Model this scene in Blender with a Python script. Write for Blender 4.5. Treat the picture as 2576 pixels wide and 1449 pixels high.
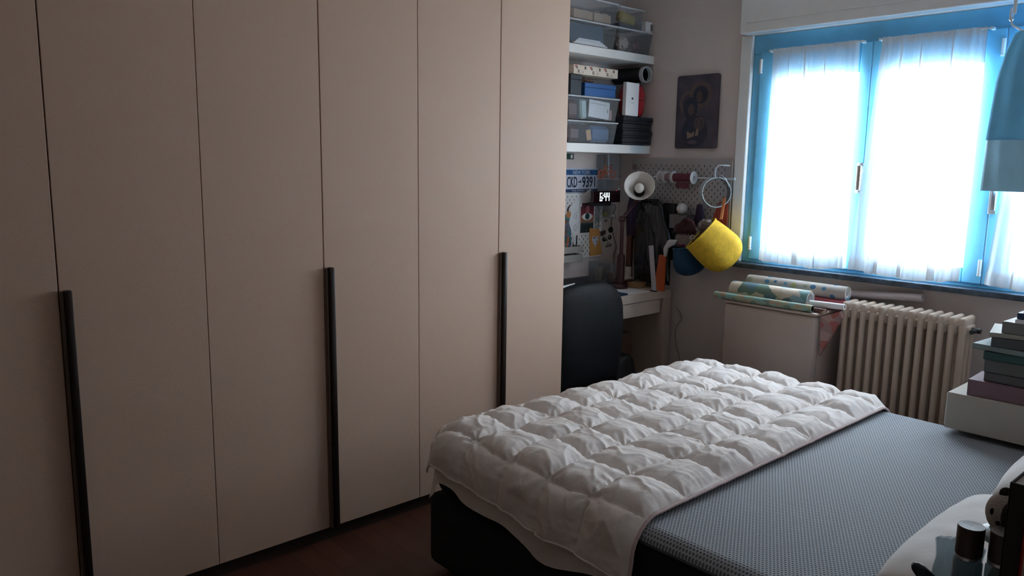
import bpy, bmesh, math, random
from mathutils import Vector, Matrix, noise

random.seed(7)
scene = bpy.context.scene
for o in list(bpy.data.objects):
    bpy.data.objects.remove(o)

# ------------------------------------------------------------------ camera
cam_data = bpy.data.cameras.new('camera')
cam = bpy.data.objects.new('camera', cam_data)
scene.collection.objects.link(cam)
CAM = Vector((2.657, 0.0, 1.52))
RIGHT = Vector((0.6708459, 0.7414580, 0.0143451))
UP = Vector((-0.1270052, 0.0958092, 0.9872640))
FWD = Vector((-0.7306404, 0.6641239, -0.1584422))
cam.matrix_world = Matrix(((RIGHT.x, UP.x, -FWD.x, CAM.x), (RIGHT.y, UP.y, -FWD.y, CAM.y),
                           (RIGHT.z, UP.z, -FWD.z, CAM.z), (0, 0, 0, 1)))
cam_data.sensor_width = 36.0
cam_data.lens = 1962.55 / 2576.0 * 36.0
cam_data.clip_start = 0.02
scene.camera = cam

# ------------------------------------------------------------------ world, exposure
world = bpy.data.worlds.new('overcast_sky')
scene.world = world
world.use_nodes = True
bg = world.node_tree.nodes['Background']
bg.inputs['Color'].default_value = (0.93, 0.97, 1.0, 1)
bg.inputs['Strength'].default_value = 33.0
vs = scene.view_settings
vs.view_transform = 'Standard'
vs.look = 'None'
vs.exposure = 0.0
vs.gamma = 1.0
vs.use_curve_mapping = False

# room dimensions (metres); wardrobe front is x = 0, window wall is y = YW
XL, YW, XR, YB, ZC = -0.665, 3.943, 2.52, -1.2, 2.70
WX0, WX1, WZ0, WZ1 = 0.262, 2.16, 0.985, 2.222      # window opening

pl = bpy.data.lights.new('sky_portal', 'AREA')       # guides the sampling of the sky, gives no light itself
pl.shape = 'RECTANGLE'
pl.size, pl.size_y = WX1 - WX0, WZ1 - WZ0
pl.cycles.is_portal = True
po = bpy.data.objects.new('sky_portal', pl)
po.location = ((WX0 + WX1) / 2, YW + 0.28, (WZ0 + WZ1) / 2)
po.rotation_euler = (-math.pi / 2, 0, 0)
scene.collection.objects.link(po)

# ------------------------------------------------------------------ materials
MATS = {}

def new_mat(name):
    m = bpy.data.materials.new(name)
    m.use_nodes = True
    nt = m.node_tree
    return m, nt, nt.nodes['Principled BSDF']

def lk(nt, a, b):
    nt.links.new(a, b)

def node(nt, t, **kw):
    n = nt.nodes.new(t)
    for k, v in kw.items():
        setattr(n, k, v)
    return n

def M(name, col=(0.8, 0.8, 0.8), rough=0.6, metal=0.0, var=0.06, scale=14.0, bump=0.02, bscale=200.0,
      stretch=(1, 1, 1), sheen=0.0, coat=0.0, spec=0.5):
    """plain surface: base colour with a little noise variation and a fine relief"""
    if name in MATS:
        return MATS[name]
    m, nt, b = new_mat(name)
    tc = node(nt, 'ShaderNodeTexCoord')
    mp = node(nt, 'ShaderNodeMapping')
    mp.inputs['Scale'].default_value = stretch
    lk(nt, tc.outputs['Object'], mp.inputs['Vector'])
    n1 = node(nt, 'ShaderNodeTexNoise')
    n1.inputs['Scale'].default_value = scale
    n1.inputs['Detail'].default_value = 3
    lk(nt, mp.outputs[0], n1.inputs['Vector'])
    r = node(nt, 'ShaderNodeValToRGB')
    r.color_ramp.elements[0].position, r.color_ramp.elements[1].position = 0.3, 0.7
    r.color_ramp.elements[0].color = tuple(c * (1 - var) for c in col) + (1,)
    r.color_ramp.elements[1].color = tuple(min(1, c * (1 + var)) for c in col) + (1,)
    lk(nt, n1.outputs['Fac'], r.inputs['Fac'])
    lk(nt, r.outputs['Color'], b.inputs['Base Color'])
    b.inputs['Roughness'].default_value = rough
    b.inputs['Metallic'].default_value = metal
    b.inputs['Specular IOR Level'].default_value = spec
    if sheen:
        b.inputs['Sheen Weight'].default_value = sheen
    if coat:
        b.inputs['Coat Weight'].default_value = coat
    if bump:
        n2 = node(nt, 'ShaderNodeTexNoise')
        n2.inputs['Scale'].default_value = bscale
        lk(nt, mp.outputs[0], n2.inputs['Vector'])
        bp = node(nt, 'ShaderNodeBump')
        bp.inputs['Strength'].default_value = min(1, bump * 10)
        bp.inputs['Distance'].default_value = 0.002
        lk(nt, n2.outputs['Fac'], bp.inputs['Height'])
        lk(nt, bp.outputs[0], b.inputs['Normal'])
    MATS[name] = m
    return m

def mat_clear(name, tint=(0.93, 0.95, 0.97), trans=0.92, rough=0.12, milky=(0.75, 0.77, 0.8)):
    """clear or milky plastic / glass sheet: see-through, glossy, a bit of haze"""
    if name in MATS:
        return MATS[name]
    m, nt, b = new_mat(name)
    out = nt.nodes['Material Output']
    t = node(nt, 'ShaderNodeBsdfTransparent')
    t.inputs['Color'].default_value = tint + (1,)
    n = node(nt, 'ShaderNodeTexNoise')
    n.inputs['Scale'].default_value = 20
    tc = node(nt, 'ShaderNodeTexCoord')
    lk(nt, tc.outputs['Object'], n.inputs['Vector'])
    ma = node(nt, 'ShaderNodeMapRange')
    ma.inputs['To Min'].default_value = (1 - trans) * 0.8
    ma.inputs['To Max'].default_value = (1 - trans) * 1.2
    lk(nt, n.outputs['Fac'], ma.inputs['Value'])
    b.inputs['Base Color'].default_value = milky + (1,)
    b.inputs['Roughness'].default_value = rough
    mx = node(nt, 'ShaderNodeMixShader')
    lk(nt, ma.outputs[0], mx.inputs['Fac'])
    lk(nt, t.outputs[0], mx.inputs[1])
    lk(nt, b.outputs[0], mx.inputs[2])
    lk(nt, mx.outputs[0], out.inputs['Surface'])
    MATS[name] = m
    return m

def mat_curtain():
    m, nt, b = new_mat('sheer_curtain_cloth')
    out = nt.nodes['Material Output']
    tc = node(nt, 'ShaderNodeTexCoord')
    mp = node(nt, 'ShaderNodeMapping')
    mp.inputs['Scale'].default_value = (400, 400, 60)
    lk(nt, tc.outputs['Object'], mp.inputs['Vector'])
    n = node(nt, 'ShaderNodeTexNoise')
    n.inputs['Scale'].default_value = 1.0
    lk(nt, mp.outputs[0], n.inputs['Vector'])
    t = node(nt, 'ShaderNodeBsdfTransparent')
    tl = node(nt, 'ShaderNodeBsdfTranslucent')
    tl.inputs['Color'].default_value = (0.86, 0.9, 0.95, 1)
    d = node(nt, 'ShaderNodeBsdfDiffuse')
    d.inputs['Color'].default_value = (0.86, 0.88, 0.9, 1)
    m1 = node(nt, 'ShaderNodeMixShader')
    m1.inputs['Fac'].default_value = 0.88
    lk(nt, tl.outputs[0], m1.inputs[1])
    lk(nt, d.outputs[0], m1.inputs[2])
    mr = node(nt, 'ShaderNodeMapRange')
    mr.inputs['To Min'].default_value = 0.62
    mr.inputs['To Max'].default_value = 0.78
    lk(nt, n.outputs['Fac'], mr.inputs['Value'])
    m2 = node(nt, 'ShaderNodeMixShader')
    lk(nt, mr.outputs[0], m2.inputs['Fac'])
    lk(nt, t.outputs[0], m2.inputs[1])
    lk(nt, m1.outputs[0], m2.inputs[2])
    lk(nt, m2.outputs[0], out.inputs['Surface'])
    return m

def mat_honeycomb():
    """knitted spacer fabric of the mattress: 11 mm honeycomb, ridges pale, holes dark and sunk"""
    m, nt, b = new_mat('honeycomb_mattress_fabric')
    tc = node(nt, 'ShaderNodeTexCoord')
    def vm(op, a, bb=None):
        n = node(nt, 'ShaderNodeVectorMath', operation=op)
        if hasattr(a, 'links'):
            lk(nt, a, n.inputs[0])
        else:
            n.inputs[0].default_value = a
        if bb is not None:
            if hasattr(bb, 'links'):
                lk(nt, bb, n.inputs[1])
            else:
                n.inputs[1].default_value = bb
        return n
    P = 0.0105
    uv = vm('MULTIPLY', tc.outputs['Object'], (1 / P, 1 / P / 1.7320508, 0)).outputs[0]
    a = vm('MULTIPLY', vm('SUBTRACT', vm('FRACTION', uv).outputs[0], (.5, .5, 0)).outputs[0], (1, 1.7320508, 0)).outputs[0]
    uv2 = vm('ADD', uv, (.5, .5, 0)).outputs[0]
    c = vm('MULTIPLY', vm('SUBTRACT', vm('FRACTION', uv2).outputs[0], (.5, .5, 0)).outputs[0], (1, 1.7320508, 0)).outputs[0]
    def hexd(v):
        ab = vm('ABSOLUTE', v).outputs[0]
        dt = vm('DOT_PRODUCT', ab, (.5, .8660254, 0)).outputs['Value']
        sx = node(nt, 'ShaderNodeSeparateXYZ')
        lk(nt, ab, sx.inputs[0])
        mx = node(nt, 'ShaderNodeMath', operation='MAXIMUM')
        lk(nt, dt, mx.inputs[0])
        lk(nt, sx.outputs[0], mx.inputs[1])
        return mx.outputs[0]
    mn = node(nt, 'ShaderNodeMath', operation='MINIMUM')
    lk(nt, hexd(a), mn.inputs[0])
    lk(nt, hexd(c), mn.inputs[1])
    r = node(nt, 'ShaderNodeValToRGB')
    r.color_ramp.elements[0].position = 0.25
    r.color_ramp.elements[0].color = (0.12, 0.14, 0.165, 1)
    r.color_ramp.elements[1].position = 0.44
    r.color_ramp.elements[1].color = (0.46, 0.51, 0.565, 1)
    lk(nt, mn.outputs[0], r.inputs['Fac'])
    lk(nt, r.outputs[0], b.inputs['Base Color'])
    b.inputs['Roughness'].default_value = 0.75
    bp = node(nt, 'ShaderNodeBump')
    bp.inputs['Strength'].default_value = 0.5
    bp.inputs['Distance'].default_value = 0.004
    lk(nt, mn.outputs[0], bp.inputs['Height'])
    lk(nt, bp.outputs[0], b.inputs['Normal'])
    return m

def mat_pattern(name, cols, scale=12.0, stretch=(1, 1, 1), rough=0.5, base=None, randomness=1.0):
    """printed wrapping paper: cells of a few flat colours"""
    m, nt, b = new_mat(name)
    tc = node(nt, 'ShaderNodeTexCoord')
    mp = node(nt, 'ShaderNodeMapping')
    mp.inputs['Scale'].default_value = stretch
    lk(nt, tc.outputs['Object'], mp.inputs['Vector'])
    v = node(nt, 'ShaderNodeTexVoronoi')
    v.inputs['Scale'].default_value = scale
    v.inputs['Randomness'].default_value = randomness
    lk(nt, mp.outputs[0], v.inputs['Vector'])
    sp = node(nt, 'ShaderNodeSeparateColor')
    lk(nt, v.outputs['Color'], sp.inputs[0])
    r = node(nt, 'ShaderNodeValToRGB')
    r.color_ramp.interpolation = 'CONSTANT'
    els = r.color_ramp.elements
    while len(els) < len(cols):
        els.new(0.5)
    for i, c in enumerate(cols):
        els[i].position = i / len(cols)
        els[i].color = tuple(c) + (1,)
    lk(nt, sp.outputs[0], r.inputs['Fac'])
    if base is not None:      # round dots on a plain ground
        th = node(nt, 'ShaderNodeMath', operation='LESS_THAN')
        th.inputs[1].default_value = 0.36
        lk(nt, v.outputs['Distance'], th.inputs[0])
        mx = node(nt, 'ShaderNodeMix', data_type='RGBA')
        mx.inputs[6].default_value = tuple(base) + (1,)
        lk(nt, th.outputs[0], mx.inputs[0])
        lk(nt, r.outputs[0], mx.inputs[7])
        lk(nt, mx.outputs[2], b.inputs['Base Color'])
    else:
        lk(nt, r.outputs[0], b.inputs['Base Color'])
    b.inputs['Roughness'].default_value = rough
    MATS[name] = m
    return m

def mat_floor():
    m, nt, b = new_mat('dark_red_wood_floor')
    tc = node(nt, 'ShaderNodeTexCoord')
    br = node(nt, 'ShaderNodeTexBrick')
    br.inputs['Scale'].default_value = 1.0
    br.inputs['Brick Width'].default_value = 0.9
    br.inputs['Row Height'].default_value = 0.09
    br.inputs['Mortar Size'].default_value = 0.0015
    br.inputs['Color1'].default_value = (0.15, 0.056, 0.034, 1)
    br.inputs['Color2'].default_value = (0.115, 0.043, 0.027, 1)
    br.inputs['Mortar'].default_value = (0.05, 0.02, 0.015, 1)
    lk(nt, tc.outputs['Object'], br.inputs['Vector'])
    n = node(nt, 'ShaderNodeTexNoise')
    mp = node(nt, 'ShaderNodeMapping')
    mp.inputs['Scale'].default_value = (3, 60, 1)
    lk(nt, tc.outputs['Object'], mp.inputs['Vector'])
    lk(nt, mp.outputs[0], n.inputs['Vector'])
    mx = node(nt, 'ShaderNodeMix', data_type='RGBA', blend_type='MULTIPLY')
    mx.inputs[0].default_value = 0.5
    lk(nt, br.outputs['Color'], mx.inputs[6])
    lk(nt, n.outputs['Color'], mx.inputs[7])
    lk(nt, mx.outputs[2], b.inputs['Base Color'])
    b.inputs['Roughness'].default_value = 0.45
    return m

def mat_emit(name, col, strength):
    m, nt, b = new_mat(name)
    b.inputs['Base Color'].default_value = tuple(col) + (1,)
    b.inputs['Emission Color'].default_value = tuple(col) + (1,)
    b.inputs['Emission Strength'].default_value = strength
    return m

WALL = M('white_wall_paint', (0.69, 0.61, 0.59), 0.9, var=0.03, scale=3, bump=0.03, bscale=120)
BEIGE = M('warm_beige_paint', (0.42, 0.33, 0.26), 0.9, var=0.03, scale=3)
CEIL = M('white_ceiling_paint', (0.82, 0.77, 0.72), 0.95, var=0.02)
TRIM = M('white_painted_wood', (0.78, 0.79, 0.80), 0.45, var=0.03)
DOOR = M('taupe_linen_laminate', (0.68, 0.485, 0.37), 0.55, var=0.03, scale=60, bump=0.03, bscale=90, stretch=(1, 1, 8))
CARC = M('taupe_carcass', (0.42, 0.33, 0.27), 0.6)
HANDLE = M('dark_brown_anodised', (0.022, 0.016, 0.014), 0.38, metal=0.3)
HPROF = M('bronze_profile', (0.20, 0.16, 0.14), 0.45, metal=0.3)
PLINTH = M('dark_plinth', (0.05, 0.038, 0.032), 0.5)
GLAREF = M('glare_blue_window_paint', (0.15, 0.50, 0.78), 0.45, var=0.05)  # blue of the lens glare round the window, put into the frame colour
STONE = M('dark_blue_stone', (0.05, 0.075, 0.11), 0.35, var=0.5, scale=30, stretch=(1, 4, 1))
STEEL = M('brushed_steel', (0.7, 0.72, 0.74), 0.3, metal=0.9)
WHITE = M('white_lacquer', (0.80, 0.79, 0.77), 0.4, var=0.02)
PAPER = M('white_paper', (0.80, 0.79, 0.80), 0.8, var=0.03)
CREAM = M('cream_lacquer', (0.58, 0.47, 0.39), 0.45, var=0.02)
BLACK = M('black_card', (0.010, 0.011, 0.014), 0.5, var=0.2)
LEATHER = M('black_leather', (0.006, 0.007, 0.009), 0.6, var=0.2, bump=0.05, bscale=260, spec=0.18)
BASEF = M('black_navy_fabric', (0.010, 0.012, 0.017), 0.9, var=0.2, bump=0.06, bscale=400)
RADM = M('cream_radiator_enamel', (0.54, 0.43, 0.35), 0.4, var=0.03)
DUVET = M('white_down_cotton', (0.86, 0.81, 0.79), 0.75, var=0.02, scale=8, bump=0.05, bscale=70)
PIPE = M('pale_pink_hem', (0.66, 0.52, 0.52), 0.8)
PILLOWM = M('white_pillow_cotton', (0.86, 0.86, 0.86), 0.8, var=0.02, bump=0.03, bscale=60)
CLEAR = mat_clear('clear_storage_plastic')
ACRYL = mat_clear('clear_acrylic', trans=0.85, rough=0.05)
GLASSM = mat_clear('window_glass', (0.97, 0.98, 0.98), 0.95, 0.02, (0.6, 0.65, 0.7))
CURT = mat_curtain()
HONEY = mat_honeycomb()
FLOORM = mat_floor()

# ------------------------------------------------------------------ mesh helpers
COL = scene.collection
ORG = {}

def link(o):
    COL.objects.link(o)
    return o

def thing(name, label, cat, loc, group=None, kind=None):
    o = link(bpy.data.objects.new(name, None))
    o.location = loc
    o.empty_display_size = 0.05
    ORG[o] = Vector(loc)
    if kind:
        o['kind'] = kind
    else:
        o['label'] = label
        o['category'] = cat
        if group:
            o['group'] = group
    return o

def obj(name, bm, mat, parent=None, smooth=False, label=None, kind=None, mats=None):
    """one mesh object; shapes are given in room coordinates"""
    bmesh.ops.recalc_face_normals(bm, faces=bm.faces[:])
    if parent is not None:
        org = ORG[parent]
    else:
        xs = [v.co for v in bm.verts]
        org = Vector(((min(c.x for c in xs) + max(c.x for c in xs)) / 2, (min(c.y for c in xs) + max(c.y for c in xs)) / 2, min(c.z for c in xs)))
    bmesh.ops.translate(bm, verts=bm.verts[:], vec=-org)
    me = bpy.data.meshes.new(name)
    bm.to_mesh(me)
    bm.free()
    for mm in (mats or [mat]):
        me.materials.append(mm)
    if smooth:
        for p in me.polygons:
            p.use_smooth = True
        if smooth != 'all':
            try:
                me.set_sharp_from_angle(angle=math.radians(40))
            except Exception:
                pass
    o = link(bpy.data.objects.new(name, me))
    if parent is not None:
        o.parent = parent
    else:
        o.location = org
    ORG[o] = org
    if label:
        o['label'] = label
    if kind:
        o['kind'] = kind
    return o

def solo(name, bm, mat, label, cat, group=None, smooth=False, mats=None):
    o = obj(name, bm, mat, None, smooth, label, mats=mats)
    o['category'] = cat
    if group:
        o['group'] = group
    return o

def struct(name, bm, mat, smooth=False):
    return obj(name, bm, mat, None, smooth, kind='structure')

def B():
    return bmesh.new()

def box(bm, x0, x1, y0, y1, z0, z1, bev=0.0, seg=2, rot=None, mi=0):
    r = bmesh.ops.create_cube(bm, size=1.0)
    vs_ = r['verts']
    cx, cy, cz = (x0 + x1) / 2, (y0 + y1) / 2, (z0 + z1) / 2
    bmesh.ops.scale(bm, verts=vs_, vec=(abs(x1 - x0), abs(y1 - y0), abs(z1 - z0)))
    fs = list({f for v in vs_ for f in v.link_faces})
    if mi:
        for f in fs:
            f.material_index = mi
    if bev:
        es = list({e for v in vs_ for e in v.link_edges})
        rr = bmesh.ops.bevel(bm, geom=es, offset=bev, segments=seg, affect='EDGES', profile=0.5)
        vs_ = list({v for f in rr['faces'] for v in f.verts} | {v for v in vs_ if v.is_valid})
        vs_ = list({v for v in vs_ for f in v.link_faces for v in f.verts})
        if mi:
            for f in {f for v in vs_ for f in v.link_faces}:
                f.material_index = mi
    if rot:
        bmesh.ops.rotate(bm, verts=vs_, cent=(0, 0, 0), matrix=rot)
    bmesh.ops.translate(bm, verts=vs_, vec=(cx, cy, cz))
    return bm

def RZ(d):
    return Matrix.Rotation(math.radians(d), 3, 'Z')

def RX(d):
    return Matrix.Rotation(math.radians(d), 3, 'X')

def RY(d):
    return Matrix.Rotation(math.radians(d), 3, 'Y')

def cyl(bm, p0, p1, r0, r1=None, seg=20, caps=True):
    p0, p1 = Vector(p0), Vector(p1)
    d = p1 - p0
    r1 = r0 if r1 is None else r1
    rr = bmesh.ops.create_cone(bm, cap_ends=caps, segments=seg, radius1=r0, radius2=r1, depth=d.length)
    q = Vector((0, 0, 1)).rotation_difference(d.normalized()).to_matrix()
    bmesh.ops.rotate(bm, verts=rr['verts'], cent=(0, 0, 0), matrix=q)
    bmesh.ops.translate(bm, verts=rr['verts'], vec=(p0 + p1) / 2)
    return bm

def frame_of(d):
    d = d.normalized()
    a = Vector((0, 0, 1)) if abs(d.z) < 0.9 else Vector((1, 0, 0))
    u = d.cross(a).normalized()
    return u, d.cross(u).normalized()

def tube(bm, pts, r, seg=8, closed=False):
    pts = [Vector(p) for p in pts]
    n = len(pts)
    rings = []
    u = None
    for i, p in enumerate(pts):
        a = pts[(i - 1) % n] if (closed or i > 0) else p
        c = pts[(i + 1) % n] if (closed or i < n - 1) else p
        d = (c - a).normalized()
        if u is None:
            u, w = frame_of(d)
        else:
            u = (u - d * u.dot(d)).normalized()
            w = d.cross(u)
        rad = r[i] if isinstance(r, (list, tuple)) else r
        rings.append([bm.verts.new(p + (u * math.cos(t) + w * math.sin(t)) * rad) for t in [2 * math.pi * k / seg for k in range(seg)]])
    m = n if closed else n - 1
    for i in range(m):
        A, C = rings[i], rings[(i + 1) % n]
        for k in range(seg):
            bm.faces.new((A[k], A[(k + 1) % seg], C[(k + 1) % seg], C[k]))
    if not closed:
        bm.faces.new(rings[0])
        bm.faces.new(rings[-1])
    return bm

def smooth_path(pts, n=8):
    pts = [Vector(p) for p in pts]
    P = [2 * pts[0] - pts[1]] + pts + [2 * pts[-1] - pts[-2]]
    out = []
    for i in range(1, len(P) - 2):
        for k in range(n):
            t = k / n
            a, b_, c, d = P[i - 1], P[i], P[i + 1], P[i + 2]
            out.append(0.5 * ((2 * b_) + (c - a) * t + (2 * a - 5 * b_ + 4 * c - d) * t * t + (3 * b_ - a - 3 * c + d) * t ** 3))
    return out + [pts[-1]]

def lathe(bm, prof, origin=(0, 0, 0), axis=(0, 0, 1), seg=32, squash=(1, 1), closed_ends=True, wob=None):
    """prof: list of (radius, height along axis)"""
    ax = Vector(axis).normalized()
    u, w = frame_of(ax)
    if abs(ax.z) > 0.99:
        u, w = Vector((1, 0, 0)), Vector((0, 1, 0))
    o = Vector(origin)
    rings = []
    for r, h in prof:
        ring = []
        for k in range(seg):
            t = 2 * math.pi * k / seg
            rr = r * (wob(t, h) if wob else 1)
            ring.append(bm.verts.new(o + ax * h + u * (rr * math.cos(t) * squash[0]) + w * (rr * math.sin(t) * squash[1])))
        rings.append(ring)
    for a, c in zip(rings, rings[1:]):
        for k in range(seg):
            bm.faces.new((a[k], a[(k + 1) % seg], c[(k + 1) % seg], c[k]))
    if closed_ends:
        bm.faces.new(rings[0])
        bm.faces.new(rings[-1])
    return bm

def ball(bm, c, r, seg=20, sc=(1, 1, 1), rot=None):
    rr = bmesh.ops.create_uvsphere(bm, u_segments=seg, v_segments=max(8, seg // 2 + 2), radius=1.0)
    bmesh.ops.scale(bm, verts=rr['verts'], vec=(r * sc[0], r * sc[1], r * sc[2]))
    if rot:
        bmesh.ops.rotate(bm, verts=rr['verts'], cent=(0, 0, 0), matrix=rot)
    bmesh.ops.translate(bm, verts=rr['verts'], vec=c)
    return bm

def prism(bm, pts, off):
    """pts: outline of 3D points in a plane; off: extrusion vector"""
    a = [bm.verts.new(Vector(p)) for p in pts]
    c = [bm.verts.new(Vector(p) + Vector(off)) for p in pts]
    n = len(pts)
    bm.faces.new(a)
    bm.faces.new(c[::-1])
    for i in range(n):
        bm.faces.new((a[i], a[(i + 1) % n], c[(i + 1) % n], c[i]))
    return bm

def sheet(bm, fn, nu, nv, closed_u=False):
    g = [[bm.verts.new(fn(i / nu, j / nv)) for j in range(nv + 1)] for i in range(nu + 1)]
    for i in range(nu):
        for j in range(nv):
            bm.faces.new((g[i][j], g[i + 1][j], g[i + 1][j + 1], g[i][j + 1]))
    return bm

def thicken(bm, t):
    bmesh.ops.recalc_face_normals(bm, faces=bm.faces[:])
    bmesh.ops.solidify(bm, geom=bm.faces[:], thickness=t)
    return bm

def text_bm(body, w, h, place, thick=0.0006, bold=0.0):
    """lettering stretched to w x h; place(a, b, d) maps (right, up, out) to the room"""
    cu = bpy.data.curves.new('lettering', 'FONT')
    cu.body = body
    cu.extrude = 0.01
    cu.offset = bold
    cu.resolution_u = 3
    to = bpy.data.objects.new('lettering', cu)
    COL.objects.link(to)
    dg = bpy.context.evaluated_depsgraph_get()
    me = bpy.data.meshes.new_from_object(to.evaluated_get(dg))
    bpy.data.objects.remove(to)
    bm = B()
    bm.from_mesh(me)
    bpy.data.meshes.remove(me)
    xs = [v.co.x for v in bm.verts]
    ys = [v.co.y for v in bm.verts]
    x0, x1, y0, y1 = min(xs), max(xs), min(ys), max(ys)
    for v in bm.verts:
        v.co = place((v.co.x - x0) / (x1 - x0) * w, (v.co.y - y0) / (y1 - y0) * h, thick if v.co.z > 0 else -0.0003)
    return bm

def on_left(y, z, d=0.0):          # a point on the left wall's surface: right is +y, out is +x
    return lambda a, b, c: Vector((XL + d + c, y + a, z + b))

# ------------------------------------------------------------------ room shell
struct('floor', box(B(), XL - 0.1, 3.9, YB - 0.1, YW + 0.1, -0.1, 0.0), FLOORM)
struct('ceiling', box(B(), XL - 0.1, 3.9, YB - 0.1, YW + 0.1, ZC, ZC + 0.1), CEIL)
struct('wall_left', box(B(), XL - 0.12, XL, YB - 0.1, YW, 0, ZC), WALL)
b = B()
box(b, XL - 0.12, WX0, YW, YW + 0.30, 0, ZC)
box(b, WX1, XR + 0.2, YW, YW + 0.30, 0, ZC)
box(b, WX0, WX1, YW, YW + 0.30, 0, WZ0 - 0.03)
box(b, WX0, WX1, YW, YW + 0.30, WZ1, ZC)
struct('wall_window', b, WALL)
struct('wall_right', box(B(), XR, XR + 0.2, 0.62, YW, 0, ZC), WALL)
b = B()
box(b, XR + 0.2, 3.8, 0.62, 0.74, 0, ZC)
box(b, 3.7, 3.9, YB, 0.62, 0, ZC)
struct('wall_entrance', b, BEIGE)
struct('wall_back', box(B(), XL - 0.1, 3.9, YB - 0.1, YB, 0, ZC), BEIGE)
struct('baseboard_window', box(B(), XL, XR, YW - 0.014, YW, 0, 0.08, 0.004), TRIM)
struct('baseboard_right', box(B(), XR - 0.014, XR, 0.62, YW - 0.02, 0, 0.08, 0.004), TRIM)

# roller shutter housing above the window
sb = obj('trim_1', box(B(), 0.228, 2.40, YW - 0.10, YW, 2.224, ZC, 0.006), TRIM, kind='structure')
obj('access_panel', box(B(), 0.262, 2.36, YW - 0.105, YW - 0.09, 2.277, ZC - 0.05, 0.0015), TRIM, sb)
# white casing strip beside the window, stone sill
struct('trim_2', box(B(), 0.196, 0.264, YW - 0.028, YW, 0.985, 2.224, 0.005), TRIM)
b = B()
box(b, 0.20, 2.28, YW - 0.062, YW + 0.02, 0.956, 0.985, 0.006)
box(b, WX0, WX1, YW + 0.02, YW + 0.34, 0.956, 0.985, 0.004)
struct('trim_3', b, STONE)

# ------------------------------------------------------------------ window
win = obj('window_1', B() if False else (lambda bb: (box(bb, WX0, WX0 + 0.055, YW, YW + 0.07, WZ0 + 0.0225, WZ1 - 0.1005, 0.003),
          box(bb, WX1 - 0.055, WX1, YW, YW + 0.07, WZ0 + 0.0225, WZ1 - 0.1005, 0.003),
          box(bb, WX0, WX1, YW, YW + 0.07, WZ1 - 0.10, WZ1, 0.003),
          box(bb, WX0, WX1, YW, YW + 0.07, WZ0, WZ0 + 0.022, 0.004), bb)[-1])(B()), GLAREF, kind='structure')
LEAVES = [(0.312, 0.915, 0.425, 0.858), (0.918, 1.492, 0.985, 1.412), (1.495, 2.108, 1.60, 2.04)]
PZ0, PZ1 = 1.075, 1.985
for x0, x1, p0, p1 in LEAVES:
    bb = B()
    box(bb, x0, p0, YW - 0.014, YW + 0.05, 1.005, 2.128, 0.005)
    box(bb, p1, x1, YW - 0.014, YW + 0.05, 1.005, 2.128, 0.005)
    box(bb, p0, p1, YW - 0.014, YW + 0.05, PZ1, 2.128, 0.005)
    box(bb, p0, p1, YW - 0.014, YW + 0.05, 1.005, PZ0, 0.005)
    sash = obj('sash', bb, GLAREF, win)
    obj('pane', box(B(), p0 - 0.005, p1 + 0.005, YW + 0.015, YW + 0.021, PZ0 - 0.005, PZ1 + 0.005), GLASSM, sash)
# hinges and handles on the sashes
for hx, hz in ((0.322, 1.10), (0.322, 2.06), (1.485, 1.085), (1.485, 2.05)):
    bb = B()
    cyl(bb, (hx, YW - 0.022, hz - 0.032), (hx, YW - 0.022, hz + 0.032), 0.008, seg=12)
    cyl(bb, (hx, YW - 0.022, hz - 0.042), (hx, YW - 0.022, hz - 0.034), 0.009, seg=12)
    obj('hinge', bb, TRIM, win, smooth=True)
for hx, hz in ((0.905, 1.47), (1.508, 1.40)):
    bb = B()
    box(bb, hx - 0.016, hx + 0.016, YW - 0.022, YW - 0.012, hz - 0.075, hz + 0.075, 0.003)
    box(bb, hx + 0.002, hx + 0.022, YW - 0.060, YW - 0.045, hz - 0.06, hz + 0.062, 0.005)
    cyl(bb, (hx + 0.010, YW - 0.02, hz + 0.05), (hx + 0.010, YW - 0.05, hz + 0.05), 0.008, seg=12)
    obj('window_handle', bb, STEEL, win, smooth=True)

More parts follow.
